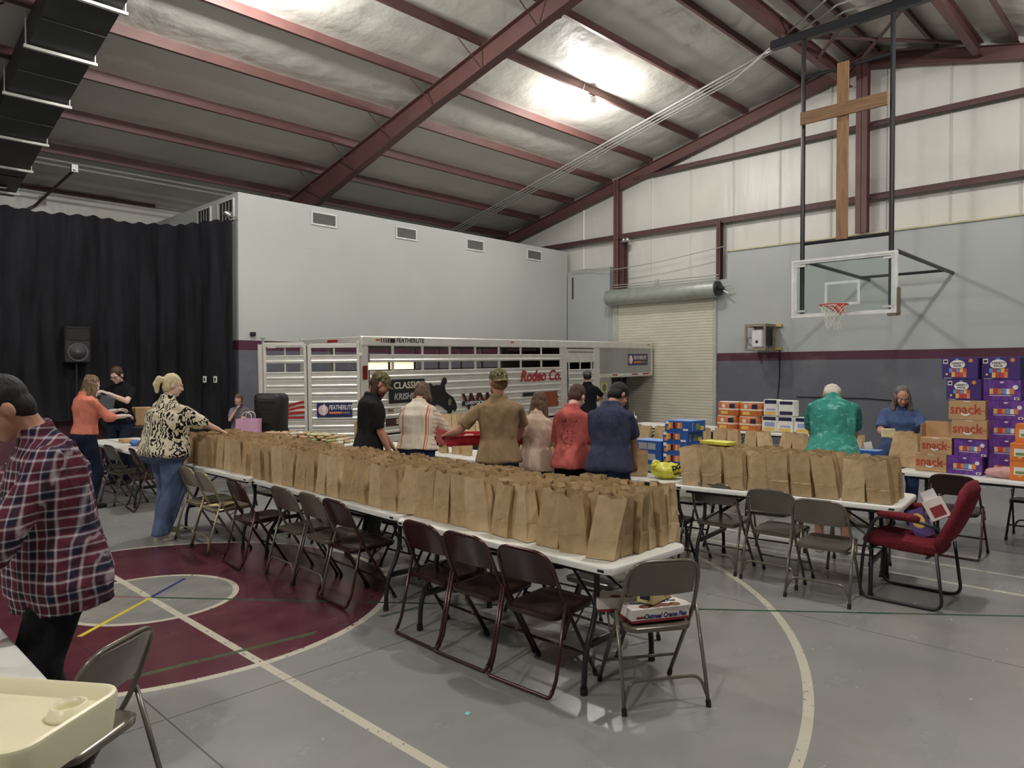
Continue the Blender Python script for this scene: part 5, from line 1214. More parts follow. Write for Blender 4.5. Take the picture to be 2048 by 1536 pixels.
b = MB(); b.lathe([(.062, -.041), (.055, -.034), (.046, -.010), (.040, -.008), (.036, -.03), (.034, -.0385)], 24, M=Matrix.Translation((.10, .12, HZ)) @ Matrix.Diagonal((1, 1.1, 1, 1))); b.build('cup_holder', cream, hc, smooth=True)
b = MB(); b.box((.08, .42, .50), (.42, .74, .54), c=.02); b.box((.08, .72, .52), (.42, .76, .98), c=.02); b.box((.06, .42, .54), (.09, .74, .66), c=.01); b.box((.41, .42, .54), (.44, .74, .66), c=.01); b.build('seat_shell', cream, hc)
b = MB(); b.box((.11, .40, .545), (.39, .71, .58), c=.02); b.box((.11, .66, .58), (.39, .715, .95), c=.02); b.build('seat_pad', pm('navy seat pad', (36, 40, 66), .85, 0, .1, 8), hc)
for x in (.04, .46):
    for y, yy in ((.40, .25), (.72, .90)):
        b = MB(); b.tube([(x, y, .52), (x+(x-.25)*.3, yy, .0)], .017, 8); b.build('leg', M['conduit'], hc, smooth=True)
    b = MB(); b.box((x-.012, .30, HZ-.09), (x+.012, .62, HZ-.06)); b.build('tray_arm', cream, hc)
b = MB(); b.tube(fillet([(.40, .62, .86), (.36, .50, .90), (.30, .42, .86), (.27, .40, .66)], .08), .022, 6, flat=.12); b.build('harness_strap', pm('cream webbing', (204, 192, 160), .8), hc)
b = MB()
for k in range(7): b.ell((.345-.011*k, .455-.012*k, .885-.034*k), (.022, .012, .022), seg=6, rg=4)
b.build('strap_comfort_trim', pm('taupe trim', (124, 112, 94), .9), hc)
blob_cloth('red_bib', pm('red cloth', (170, 40, 36), .9), (.52, 2.02, 0), (.05, .05, .03), .3, 9, 'scrap of red cloth on the high chair seat edge', 'cloth', .585, 12, 12)
# ================================================================ people
TMPS = bpy.data.scenes.new('tmp')
def remesh(b, name, mat, parent, vox, smooth=2, fold=0.0, fsc=(6, 6, 4), seed=0.0, clip=None):
    me0 = b.mesh('tmp', [mat]); o = bpy.data.objects.new('tmp', me0); TMPS.collection.objects.link(o)
    sb = o.modifiers.new('d', 'SUBSURF'); sb.subdivision_type = 'SIMPLE'; sb.levels = 0 if name == 'body' else 2; md = o.modifiers.new('r', 'REMESH'); md.mode = 'VOXEL'; md.voxel_size = vox; md.use_smooth_shade = True
    if smooth: sm = o.modifiers.new('s', 'SMOOTH'); sm.iterations = smooth; sm.factor = .5
    TMPS.view_layers[0].update(); dg = TMPS.view_layers[0].depsgraph; dg.update()
    me = bpy.data.meshes.new_from_object(o.evaluated_get(dg)); bpy.data.objects.remove(o); bpy.data.meshes.remove(me0)
    if clip:
        bm = bmesh.new(); bm.from_mesh(me)
        for (co, no) in clip:
            g = bm.verts[:]+bm.edges[:]+bm.faces[:]
            bmesh.ops.bisect_plane(bm, geom=g, plane_co=co, plane_no=no, clear_outer=True)
        bm.to_mesh(me); bm.free()
    if fold:
        nr = [v.normal.copy() for v in me.vertices]
        for v, vn in zip(me.vertices, nr):
            q = Vector((v.co.x*fsc[0]+seed, v.co.y*fsc[1], v.co.z*fsc[2]))
            d = noise.noise(q) + .5*abs(noise.noise(q*2.1)) - .15
            v.co += vn*d*fold
    me.materials.clear(); me.materials.append(mat)
    me.polygons.foreach_set('use_smooth', [True]*len(me.polygons)); me.name = name
    r_ = bpy.data.objects.new(name, me); COL.objects.link(r_); r_.parent = parent
    return r_
def cloth(name, c, rough=.85, var=.12, scale=7):
    n = NT(name, rough, 0, .15); L = lin(c); f = n.noise(scale, 4)
    n.color(n.mix(n.ramp(f, .3, .7), tuple(v*(1-var) for v in L[:3])+(1,), tuple(min(1, v*(1+var)) for v in L[:3])+(1,)))
    n.bump(n.m('ADD', n.m('MULTIPLY', n.noise(5, 3, n.scaled((1.3, 1.3, .7)), .4), 3.0), n.m('MULTIPLY', n.noise(180, 1), .03)), .7, .035); return n
def denim(name, c):
    n = cloth(name, c, .85, .28, 5); return n.mat
def skin(name, c):
    m_ = pm(name, c, .5, 0, .06, 14, .05); m_.node_tree.nodes['Principled BSDF'].inputs['Subsurface Weight'].default_value = .08; m_.node_tree.nodes['Principled BSDF'].inputs['Subsurface Radius'].default_value = (.02, .008, .005); return m_
def hair_mat(name, c, c2=None):
    n = NT(name, .55, 0, .3); f = n.noise(9, 4, n.scaled((9, 9, 1.2))); n.color(n.mix(n.ramp(f, .35, .65), lin(c), lin(c2 or tuple(min(255, v*1.35) for v in c)))); n.bump(f, .5, .02); return n.mat
SK = {'light': skin('light skin', (214, 166, 144)), 'pale': skin('pale skin', (222, 180, 160)), 'tan': skin('tan skin', (186, 130, 102)), 'ruddy': skin('ruddy skin', (200, 142, 118))}
eye_w = pm('eye white', (222, 218, 212), .3); eye_d = pm('dark iris', (40, 30, 26), .2); lipm = pm('lip', (170, 96, 88), .5)
VX, VY, VZ = Vector((1,0,0)), Vector((0,1,0)), Vector((0,0,1))
def ik(S, W, a, b_, pole):
    d = W-S; L = min(d.length, (a+b_)*.995); d.normalize(); W = S+d*L
    x = (a*a - b_*b_ + L*L)/(2*L); h = math.sqrt(max(0, a*a-x*x))
    p = (pole - d*pole.dot(d))
    p = p.normalized() if p.length > 1e-4 else d.orthogonal()
    return S + d*x + p*h, W
def hand(b, W, d, nrm, s, curl=.5, side=1, spread=.16):
    """palm from wrist W along d; nrm = back of the hand; side=+1 thumb towards d x nrm"""
    d = d.normalized(); nrm = (nrm - d*nrm.dot(d)).normalized(); t = d.cross(nrm).normalized()*side
    F = Matrix((( t.x, d.x, nrm.x, W.x), (t.y, d.y, nrm.y, W.y), (t.z, d.z, nrm.z, W.z), (0, 0, 0, 1)))
    g = lambda x, y, z: F @ Vector((x*s, y*s, z*s))
    A_, B_ = t, nrm
    b.loft([(g(0,-.02,0), .026*s, .020*s, A_, B_), (g(0,.01,0), .028*s, .019*s, A_, B_), (g(.002,.05,0), .040*s, .016*s, A_, B_), (g(.002,.085,0), .041*s, .014*s, A_, B_), (g(.002,.095,0), .036*s, .010*s, A_, B_)], 12)
    for i, (x, L, r_) in enumerate(((.030, .074, .0092), (.0095, .082, .0095), (-.0115, .076, .0092), (-.031, .060, .0082))):
        c_ = curl*(1+.12*i); a1, a2, a3 = c_*.75, c_*1.7, c_*2.4
        sp = x*spread*4
        p0 = (x, .082, 0); p1 = (x+sp*.10, .082+L*.45*math.cos(a1), -L*.45*math.sin(a1)); p2 = (x+sp*.16, p1[1]+L*.32*math.cos(a2), p1[2]-L*.32*math.sin(a2)); p3 = (x+sp*.2, p2[1]+L*.26*math.cos(a3), p2[2]-L*.26*math.sin(a3))
        b.cap(g(*p0), g(*p1), r_*s, r_*.95*s, 8); b.cap(g(*p1), g(*p2), r_*.95*s, r_*.88*s, 8); b.cap(g(*p2), g(*p3), r_*.88*s, r_*.75*s, 8)
    p0, p1, p2, p3 = (.022, .018, -.004), (.050, .045, -.014-.01*curl), (.060, .072, -.024-.02*curl), (.060-.012*curl, .096, -.030-.03*curl)
    b.cap(g(*p0), g(*p1), .015*s, .012*s, 8); b.cap(g(*p1), g(*p2), .0118*s, .0105*s, 8); b.cap(g(*p2), g(*p3), .0105*s, .0085*s, 8)
def person(x, y, face, h, label, skin_m, shirt, pants, hair, P):
    """face: world heading of the front (degrees). local +Y forward, +X right."""
    s = h/1.75; fat = P.get('fat', 1.0); bel = P.get('belly', 1.0); t = empty('person', (x, y, P.get('z0', 0.0)), R(face-90), label, 'person')
    vox = P.get('vox', .0085); seed = P.get('seed', x*3.1)
    lean = P.get('lean', 5); twist = P.get('twist', 0)
    hipz = P.get('hipz', .93)*s
    U = Matrix.Translation((0, 0, hipz)) @ Matrix.Rotation(R(twist), 4, 'Z') @ Matrix.Rotation(R(-lean), 4, 'X') @ Matrix.Translation((0, 0, -hipz))
    lean2 = P.get('hunch', lean*.6)
    cz = 1.28*s
    U2 = U @ Matrix.Translation((0, 0, cz)) @ Matrix.Rotation(R(-lean2), 4, 'X') @ Matrix.Translation((0, 0, -cz))
    dz = hipz - .93*s
    def u(px_, py_, pz): return U @ Vector((px_*s, py_*s, pz*s+dz))
    def u2(px_, py_, pz): return U2 @ Vector((px_*s, py_*s, pz*s+dz))
    if dz: U = U  # seated figures keep the same torso above the hips
    ux_ = (U.to_3x3() @ VX); uy_ = (U.to_3x3() @ VY); ux2 = (U2.to_3x3() @ VX); uy2 = (U2.to_3x3() @ VY)
    sw = P.get('sw', .185)
    fem = P.get('fem', False)
    # torso section table: z, half width, half depth, y offset, matrix index
    TS = [(.82, .165*fat, .115*fat, -.005, 0), (.90, .175*fat, .125*fat*(.5+.5*bel), -.005, 0), (1.00, .155*fat if not fem else .15*fat, .112*fat*bel, .005, 0), (1.10, .145*fat if not fem else .132*fat, .108*fat*bel, .012, 0), (1.20, .158*fat, .115*(.4+.6*fat)*(.5+.5*bel), .012, 0),
          (1.30, .17*(.4+.6*fat), .118*(.4+.6*fat) + (.015 if fem else 0), .010, 1), (1.36, sw*.92, .108, .0, 1), (1.405, sw*.88, .092, -.008, 1), (1.44, sw*.68, .074, -.014, 1), (1.468, sw*.42, .060, -.014, 1), (1.50, .062, .06, -.010, 1)]
    def tor(z, w, d, yo, mi, g=0.0):
        c_ = (u2 if mi else u)(0, yo, z); return (c_, (w+g)*s, (d+g)*s, ux2 if mi else ux_, uy2 if mi else uy_)
    # head frame
    nod, turn, tilt = P.get('nod', 15), P.get('turn', 0), P.get('tilt', 0)
    nb = u2(0, -.012, 1.49)
    HR = U2.to_3x3().to_4x4() @ Matrix.Rotation(R(turn), 4, 'Z') @ Matrix.Rotation(R(tilt), 4, 'Y') @ Matrix.Rotation(R(-nod), 4, 'X')
    hs = s*P.get('hs', 1.0)
    HM = Matrix.Translation(nb) @ HR @ Matrix.Translation((0, .022*hs, .128*hs)) @ Matrix.Diagonal((hs, hs, hs, 1))
    b = MB()
    # ---- body: torso + neck + head
    b.loft([tor(*q, g=-.016 if q[0] < 1.42 else -.006 if q[0] < 1.49 else 0) for q in TS], 20)
    b.cap(nb - HR.to_3x3() @ Vector((0, -.008*s, .03*s)), HM @ Vector((0, -.02, -.045)), .050*s*P.get('neck', 1), .056*s*P.get('neck', 1), 14)
    b.M = HM
    b.ell((0, -.008, .030), (.074, .094, .088)); b.ell((0, .030, -.030), (.060, .062, .078)); b.ell((0, .052, -.082), (.034, .034, .028)); b.ell((0, .018, -.060), (.054, .055, .045))
    b.ell((0, .078, .028), (.052, .016, .012)); b.ell((-.036, .070, -.018), (.024, .020, .020)); b.ell((.036, .070, -.018), (.024, .020, .020))
    b.cap((0, .088, .020), (0, .108, -.020), .007, .0125, 8); b.cap((-.010, .098, -.024), (.010, .098, -.024), .009, .009, 8)
    b.ell((0, .088, -.050), (.024, .012, .012))
    for e in (-1, 1): b.ell((e*.076, -.006, -.006), (.010, .020, .031))
    b.M = Matrix()
    # ---- arms
    A = {}
    for side, key in ((1, 'R'), (-1, 'L')):
        S = u2(side*(sw-.015), -.012, 1.388)
        a_, f_ = .285*s, .255*s
        wr = P.get(key, (side*.24, .06, .82)); pole = Vector(P.get('pole'+key, (side*.5, -1.0, -.2)))
        E_, W_ = ik(S, Vector(wr)*s, a_, f_, pole)
        A[key] = (S, E_, W_)
        am = P.get('arm', 1.0)*(.5+.5*fat)
        b.cap(S - Vector((0, 0, .012*s)), S.lerp(E_, .5), .034*s*am, .043*s*am, 12); b.cap(S.lerp(E_, .5), E_, .046*s*am, .040*s*am, 12); b.cap(E_, E_.lerp(W_, .4), .040*s*am, .038*s*am, 12); b.cap(E_.lerp(W_, .4), W_, .038*s*am, .026*s, 12)
        hd = Vector(P.get('h'+key, tuple((W_-E_).normalized()))); hn = Vector(P.get('n'+key, (side*.3, .2, 1)))
        hand(b, W_, hd, hn, s*P.get('hand', .98), P.get('curl', .45), -1 if side > 0 else 1)
        A[key+'h'] = (hd, hn)
    # ---- legs
    hw = .095*(.6+.4*fat)
    LG = {}
    feet = P.get('feet', ((.11, .02, 0), (-.11, .02, 0))); lt = .62+.38*fat
    for side, key, ft in ((1, 'R', feet[0]), (-1, 'L', feet[1])):
        Hh = Vector((side*hw, -.005, .90*1.0))*s; Hh.z = hipz-.03*s
        An = Vector((ft[0]*s, ft[1]*s, .085*s + ft[2]))
        K, An2 = ik(Hh, An, .43*s, .41*s, Vector((side*.15, 1, 0)))
        LG[key] = (Hh, K, An2)
        b.cap(Hh, Hh.lerp(K, .5), .084*s*lt, .070*s*lt, 12); b.cap(Hh.lerp(K, .5), K, .070*s*lt, .054*s*lt, 12); b.cap(K, K.lerp(An2, .35), .054*s*lt, .053*s*lt, 12); b.cap(K.lerp(An2, .35), An2, .053*s*lt, .036*s, 12)
        b.cap(An2, An2 + Vector((0, .0, -.045*s)), .036*s, .034*s); b.cap(An2 + Vector((0, -.03*s, -.05*s)), An2 + Vector((0, .14*s, -.055*s)), .030*s, .025*s)
    remesh(b, 'body', skin_m, t, vox, 2)
    # ---- shirt
    g = P.get('g', .016); hem = P.get('hem', .86); b = MB()
    rings = []
    zs = [q for q in TS if q[0] >= hem-.001]
    q0 = TS[0]; 
    for a_, c_ in zip(TS, TS[1:]):
        if a_[0] < hem <= c_[0]:
            k = (hem-a_[0])/(c_[0]-a_[0]); q0 = tuple(a_[i]+(c_[i]-a_[i])*k for i in range(4))+(0,); rings.append(q0)
    if hem < TS[0][0]: rings.append((hem, TS[0][1]*1.02, TS[0][2]*1.05, TS[0][3], 0))
    fl_ = P.get('flare', .012)
    for q in (rings + zs)[:-1]:
        gg = g + fl_*max(0, (1.15-q[0])/.3) + (.010 if q[0] < 1.06 else 0)
        rings_ = tor(*q, g=gg+.006 if q[0] < 1.44 else g*.7)
        rings[:] = rings
        b_ = rings_; 
        P.setdefault('_r', []).append(b_)
    b.loft(P['_r'], 24); P['_r'] = []
    nk = tor(*TS[-1]); b.loft([tor(*TS[-2], g=.010), (u2(0, -.014, 1.512), (.073)*s, (.073)*s, ux2, uy2)], 20)
    if P.get('collar'):
        b.loft([(u2(0, -.014, 1.465), .078*s, .076*s, ux2, uy2), (u2(0, -.012, 1.515), .070*s, .068*s, ux2, uy2)], 20)
    sl = P.get('sleeve', .55)    # fraction of upper arm; >1 reaches down the forearm
    for key in ('R', 'L'):
        S, E_, W_ = A[key]; am = P.get('arm', 1.0)*(.5+.5*fat); k = P.get('slw', 1.0)
        up = S.lerp(E_, min(1, sl)); dd = (E_-S).normalized(); ss = dd.cross(VZ if abs(dd.z) < .9 else VY).normalized(); ff = ss.cross(dd).normalized()
        b.ell(tuple(S - ux2*(.012*s*(1 if key == 'R' else -1)) - Vector((0, 0, .006*s))), (.054*s*am, .056*s*am, .050*s*am))
        b.loft([(S + dd*.012*s, .044*s*am, .046*s*am, ss, ff), (S.lerp(up, .25), .054*s*am, .055*s*am, ss, ff), (S.lerp(up, .6), .054*s*am*(.4+.6*k), .055*s*am*(.4+.6*k), ss, ff), (up, .056*s*am*k, .056*s*am*k, ss, ff)], 14)
        if sl > 1:
            end = E_.lerp(W_, sl-1); d2 = (W_-E_).normalized(); s2 = d2.cross(VZ if abs(d2.z) < .9 else VY).normalized(); f2 = s2.cross(d2).normalized()
            b.ell(tuple(E_), (.054*s*am*k,)*3)
            b.loft([(E_, .055*s*am*k, .055*s*am*k, s2, f2), (E_.lerp(end, .5), .053*s*am*k, .053*s*am*k, s2, f2), (end, .043*s*am*k, .043*s*am*k, s2, f2)], 14)
    if not P.get('nude'): remesh(b, P.get('shirtname', 'shirt'), shirt, t, P.get('cvox', .012), 3, P.get('fold', .013), (10, 10, 3.0), seed)
    # ---- trousers
    b = MB(); pl = P.get('pleg', 1.0)   # 1: to the ankle
    top = P.get('top', 1.02)
    b.loft([(u(0, -.005, top), .160*fat*s, .118*fat*s, ux_, uy_), (u(0, -.008, .93), .186*fat*s, .136*fat*s, ux_, uy_), (Vector((0, -.008*s, hipz-.08*s)), .178*fat*s, .130*fat*s, VX, VY), (Vector((0, 0, hipz-.14*s)), .14*fat*s, .10*fat*s, VX, VY)], 20)
    fw = P.get('legw', 1.0)
    for key in ('R', 'L'):
        Hh, K, An2 = LG[key]; end = K.lerp(An2, (pl-.5)*2+.06) if pl > .5 else Hh.lerp(K, pl*2)
        cen = [(Hh + Vector((0, 0, .02*s)), .095*lt), (Hh.lerp(K, .5), .086*lt), (K, .070*lt*fw)]
        if pl > .5: cen += [(K.lerp(end, .5), .066*lt*fw), (end, .064*fw*(.7+.3*lt))]
        else: cen = [(Hh + Vector((0, 0, .02*s)), .098*lt), (Hh.lerp(end, .6), .098*lt), (end, .10*lt)]
        b.loft([(c_, r_*s, r_*s*1.05, VX, (VY if abs((K-Hh).normalized().z) > .5 else VZ)) for c_, r_ in cen], 16)
    remesh(b, 'trousers', pants, t, .013, 3, .008, (8, 8, 5), seed+5)
    # ---- shoes
    for key in ('R', 'L'):
        Hh, K, An2 = LG[key]; b = MB(); z = An2.z-.085*s; o_ = Vector((An2.x, An2.y, z))
        b.loft([(o_+Vector((0, -.065*s, .035*s)), .020*s, .030*s, VX, VZ), (o_+Vector((0, -.055*s, .04*s)), .033*s, .038*s, VX, VZ), (o_+Vector((0, .0, .045*s)), .040*s, .044*s, VX, VZ), (o_+Vector((0, .09*s, .036*s)), .044*s, .035*s, VX, VZ), (o_+Vector((0, .16*s, .03*s)), .040*s, .028*s, VX, VZ), (o_+Vector((0, .195*s, .026*s)), .022*s, .020*s, VX, VZ)], 12, ex=2.6)
        b.loft([(o_+Vector((0, .065*s, .001)), .044*s, .130*s, VX, VY), (o_+Vector((0, .065*s, .022*s)), .045*s, .132*s, VX, VY)], 20)
        b.build('shoe', P.get('shoe', M['black']), t, smooth='a')
    # ---- face
    if P.get('eyes', True):
        for e in (-1, 1):
            b = MB(); b.M = HM; b.ell((e*.030, .0805, .004), (.0135, .0085, .0075 if not P.get('down') else .004), seg=12, rg=8); ey = b.build('eye', eye_w, t, smooth=True)
            b = MB(); b.M = HM; b.ell((e*.030, .0868, .0025), (.0062, .0035, .0055 if not P.get('down') else .003), seg=10, rg=6); b.build('iris', eye_d, ey, smooth=True)
            b = MB(); b.M = HM; b.tube([(e*.014, .0945, .026), (e*.030, .0925, .031), (e*.048, .080, .026)], [.003, .0038, .002], 6); b.build('eyebrow', hair['m'], t, smooth=True)
        b = MB(); b.M = HM; b.ell((0, .0975, -.048), (.021, .0045, .0035), seg=12, rg=6); b.ell((0, .097, -.055), (.018, .0050, .0042), seg=12, rg=6); b.build('lips', lipm, t, smooth=True)
    # ---- hair
    b = MB(); b.M = HM; k = hair['k']
    fr = hair.get('front', -.022)
    if k in ('short', 'long', 'bob', 'pony', 'bald'):
        if k != 'bald': b.ell((0, fr, .040), (.082, .094, .094), seg=20, rg=14)
        else: b.ell((0, -.030, .012), (.083, .084, .070), seg=20, rg=14)
        b.ell((0, -.042, -.016), (.076, .060, .076), seg=18, rg=12)
    if k == 'under': b.ell((0, -.034, -.004), (.081, .072, .070), seg=18, rg=12)
    if k in ('long', 'bob', 'under') and hair.get('len', 0) > 0:
        Ln = hair['len']; w = hair.get('w', .085); down = HR.to_3x3().inverted() @ Vector((0, -.25, -1)).normalized()
        r0 = Vector((0, -.045, .0)); P0 = [r0 + down*(Ln*i/6) for i in range(7)]
        b.loft([(p_, w*(1+.18*math.sin(i*.55))*(1 if i < 6 else .62), .050*(1-.05*i), VX, VY) for i, p_ in enumerate(P0)], 18)
        if k != 'under':
            for e in (-1, 1):
                r1 = Vector((e*.072, -.005+hair.get('side', 0), .02)); b.loft([(r1 + down*(Ln*.8*i/5)+Vector((e*.006*i, 0, 0)), .022+.003*i if i < 5 else .012, .036 if i < 5 else .02, VX, VY) for i in range(6)], 12)
    if k == 'pony':
        b.cap((0, -.115, .05), (0, -.145, .045), .022, .030); b.cap((0, -.145, .04), (0, -.155, -.02), .036, .040); b.cap((0, -.155, -.02), (0, -.135, -.095), .040, .022)
    if k != 'none': remesh(b, 'hair', hair['m'], t, .007, 2, hair.get('amp', .009), (30, 30, 7), seed)
    if 'cap' in P:
        cm, back = P['cap']; b = MB(); b.M = HM @ Matrix.Translation((0, -.008, .0)) @ Matrix.Rotation(R(180 if back else 0), 4, 'Z')
        b.loft([((0, 0, .030), .086, .104, VX, VY), ((0, 0, .060), .087, .105, VX, VY), ((0, -.002, .092), .078, .094, VX, VY), ((0, -.004, .118), .056, .068, VX, VY), ((0, -.004, .132), .026, .032, VX, VY), ((0, -.004, .136), .006, .006, VX, VY)], 24)
        cp = b.build('cap', cm, t, smooth='a')
        b2 = MB(); b2.M = b.M; vs = []; fs = []
        for i in range(13):
            a = R(-62 + 124*i/12); x0, y0 = .084*math.sin(a), .100*math.cos(a)
            ext = .075*math.cos(a*1.25)**.6 if abs(a*1.25) < 1.57 else 0
            for dz_ in (0, .004): vs += [(x0, y0, .036+dz_), (x0*1.05, y0+ext, .022-.25*x0*x0*10+dz_)]
        for i in range(12):
            a = i*4; c_ = a+4; fs += [(a, a+1, c_+1, c_), (a+2, c_+2, c_+3, a+3), (a+1, a+3, c_+3, c_+1)]
        b2.add(vs, fs); b2.build('visor', cm, cp, smooth='a')
    if P.get('beard'):
        b = MB(); b.M = HM; L_ = P['beard']; b.ell((0, .040, -.070), (.060, .058, .045)); b.cap((0, .070, -.085), (0, .068, -.085-L_), .036, .018); b.ell((0, .088, -.042), (.030, .016, .008))
        remesh(b, 'beard', hair.get('beard', hair['m']), t, .006, 2, .008, (36, 36, 12), seed)
    if P.get('glasses'):
        b = MB(); b.M = HM
        for e in (-1, 1):
            b.tube([(e*(.031+.024*math.cos(a)), .100, .004+.016*math.sin(a)) for a in [2*math.pi*k/16 for k in range(16)]], .0022, 5, closed=True)
            b.tube([(e*.054, .099, .008), (e*.078, .02, .006), (e*.080, -.01, .0)], .002, 5)
        b.tube([(-.008, .102, .006), (.008, .102, .006)], .002, 5); b.build('glasses', M['black'], t)
    if P.get('gloves'):
        b = MB()
        for side, key in ((1, 'R'), (-1, 'L')):
            S, E_, W_ = A[key]; hd, hn = A[key+'h']
            b2 = MB(); hand(b2, W_, hd, hn, s*.98*1.05, P.get('curl', .45), -1 if side > 0 else 1)
            b2.cap(W_ - (W_-E_).normalized()*.05, W_, .036*s, .032*s)
            remesh(b2, 'glove', glove, t, .006, 1)
    return t, A, HM
glove = bpy.data.materials.new('clear glove plastic'); glove.use_nodes = True; g_ = glove.node_tree.nodes['Principled BSDF']; g_.inputs['Base Color'].default_value = lin((226, 226, 226)); g_.inputs['Roughness'].default_value = .25; g_.inputs['Alpha'].default_value = .5
# ---- cloth patterns
def plaid():
    n = NT('red navy and white plaid', .85, 0, .15); x, y, z = n.xyz()
    q = n.noise(2.5, 2); wob = n.m('MULTIPLY', n.m('SUBTRACT', q, .5), .05)
    zz = n.m('ADD', z, wob); uu = n.m('ADD', n.m('ADD', n.m('MULTIPLY', x, .75), y), wob)
    def fr(v, p, o=0): return n.m('FRACT', n.m('DIVIDE', n.m('ADD', v, 10+o), p))
    P_ = .078
    fz, fu = fr(zz, P_), fr(uu, P_)
    base = n.mix(n.band(fz, .0, .62), lin((26, 28, 48)), lin((84, 34, 50)))
    b2 = n.mix(n.band(fu, .0, .56), lin((34, 40, 64)), lin((106, 38, 56)))
    col = n.mix(.5, base, b2)
    tri = lambda f, c_, w_: n.m('MAXIMUM', n.m('SUBTRACT', 1, n.m('DIVIDE', n.m('ABSOLUTE', n.m('SUBTRACT', f, c_)), w_)), 0)
    lz = n.m('ADD', tri(fz, .47, .09), n.m('MULTIPLY', tri(fz, .92, .07), .8)); lu = n.m('ADD', tri(fu, .47, .09), n.m('MULTIPLY', tri(fu, .92, .07), .8))
    wv = n.m('MULTIPLY', n.m('MINIMUM', n.m('ADD', n.m('ADD', lz, lu), n.m('MULTIPLY', n.m('MULTIPLY', lz, lu), 1.0)), 1.5), .52)
    col = n.mix(wv, col, lin((206, 196, 204)))
    n.color(col); n.bump(n.m('ADD', n.m('MULTIPLY', n.noise(7, 3), 3), n.m('MULTIPLY', n.noise(180, 1), .05)), .6, .03); return n.mat
def leafprint():
    n = NT('cream blouse with black leaf print', .8, 0, .15)
    v = n.node('ShaderNodeTexVoronoi'); v.feature = 'F1'; v.inputs['Scale'].default_value = 13; v.inputs['Randomness'].default_value = 1
    n.put(v.inputs['Vector'], n.scaled((1, 1, .8)))
    w = n.node('ShaderNodeTexWave'); w.inputs['Scale'].default_value = 11; w.inputs['Distortion'].default_value = 8; w.inputs['Detail'].default_value = 2; w.inputs['Detail Scale'].default_value = 2.0
    n.put(w.inputs['Vector'], n.scaled((1, 1, .9)))
    mask = n.m('MULTIPLY', n.gt(w.outputs['Fac'], .55), n.gt(n.noise(10, 2), .42))
    n.color(n.mix(mask, lin((222, 210, 180)), lin((24, 22, 24)))); n.bump(n.noise(7, 4), .3, .02); return n.mat
def sweater():
    n = NT('cream knit with orange stripes', .9, 0, .1); x, y, z = n.xyz()
    ax = n.m('ABSOLUTE', x); orange_ = lin((214, 108, 66)); pinkish = lin((196, 128, 124))
    st = n.m('MAXIMUM', n.band(ax, .125, .138), n.m('MULTIPLY', n.band(ax, .150, .156), 1)); 
    fz = n.m('FRACT', n.m('DIVIDE', n.m('ADD', z, n.m('MULTIPLY', ax, .35)), .045)); sl = n.m('MULTIPLY', n.gt(ax, .19), n.lt(fz, .22)); big = n.m('MULTIPLY', n.gt(ax, .19), n.band(z, 1.06, 1.09))
    col = n.mix(n.m('MULTIPLY', sl, .8), lin((224, 212, 190)), pinkish); col = n.mix(n.m('MAXIMUM', st, big), col, orange_)
    n.color(col); n.bump(n.m('ADD', n.m('MULTIPLY', n.noise(7, 4), 2), n.noise(110, 1)), .3, .01); return n.mat
def tealshirt():
    n = cloth('teal shirt with pale print', (40, 150, 130), .85, .08, 3); f = n.noise(17, 4, n.scaled((1, 1, 1.5)))
    n.color(n.mix(n.m('MULTIPLY', n.ramp(f, .57, .66), .45), n.mix(n.ramp(n.noise(2, 2), .3, .7), lin((44, 132, 118)), lin((62, 152, 136))), lin((150, 214, 200)))); return n.mat
def redshirt():
    n = cloth('coral red shirt with back print', (190, 76, 70), .85, .08, 5); x, y, z = n.xyz()
    L1 = n.m('ADD', n.m('ABSOLUTE', x), n.m('MULTIPLY', n.m('ABSOLUTE', n.m('SUBTRACT', z, 1.14)), .8))
    ring = n.band(L1, .092, .097); fan = n.m('MULTIPLY', n.lt(L1, .085), n.gt(n.noise(38, 2), .58))
    up = n.m('MULTIPLY', n.band(z, 1.27, 1.315), n.m('MULTIPLY', n.lt(n.m('ABSOLUTE', x), .10), n.gt(n.noise(30, 1), .55)))
    mk = n.m('MULTIPLY', n.m('MINIMUM', n.m('ADD', n.m('ADD', ring, fan), up), 1), n.m('MULTIPLY', n.lt(y, -.02), .75))
    n.color(n.mix(mk, n.mix(n.ramp(n.noise(5, 3), .3, .7), lin((186, 84, 78)), lin((204, 98, 92))), lin((92, 44, 44)))); return n.mat
def camo():
    n = NT('camouflage cap cloth', .9, 0, .1); f = n.noise(26, 2); g = n.noise(34, 2)
    n.color(n.mix(n.gt(f, .52), lin((104, 94, 66)), n.mix(n.gt(g, .5), lin((62, 60, 42)), lin((142, 132, 102))))); return n.mat
CAMO = camo()
brown_h = hair_mat('brown hair', (64, 44, 32)); dark_h = hair_mat('dark hair', (26, 22, 20)); black_h = hair_mat('near black hair', (20, 17, 16)); wavy_h = hair_mat('light brown wavy hair', (88, 68, 46), (140, 114, 80)); blond_h = hair_mat('blond hair', (196, 178, 130), (226, 212, 168)); grey_h = hair_mat('long grey brown hair', (58, 50, 44), (132, 124, 116)); white_h = hair_mat('white hair', (196, 186, 168), (224, 216, 200)); ginger_h = hair_mat('ginger hair', (130, 88, 54), (170, 122, 80)); red_b = hair_mat('auburn beard', (84, 48, 32)); bob_h = hair_mat('brown bob hair', (84, 62, 48), (116, 88, 68))
navy_j = denim('dark navy jeans', (30, 36, 58)); blue_j = denim('mid blue jeans', (84, 102, 136)); blue_j2 = denim('blue jeans', (40, 58, 96)); dk_j = denim('charcoal jeans', (32, 34, 38)); grey_j = denim('faded slate jeans', (62, 74, 82)); black_p = cloth('black cloth', (20, 20, 24)).mat; khaki = cloth('khaki cloth', (150, 138, 112)).mat
white_shoe = pm('off white shoe', (206, 200, 184), .6)
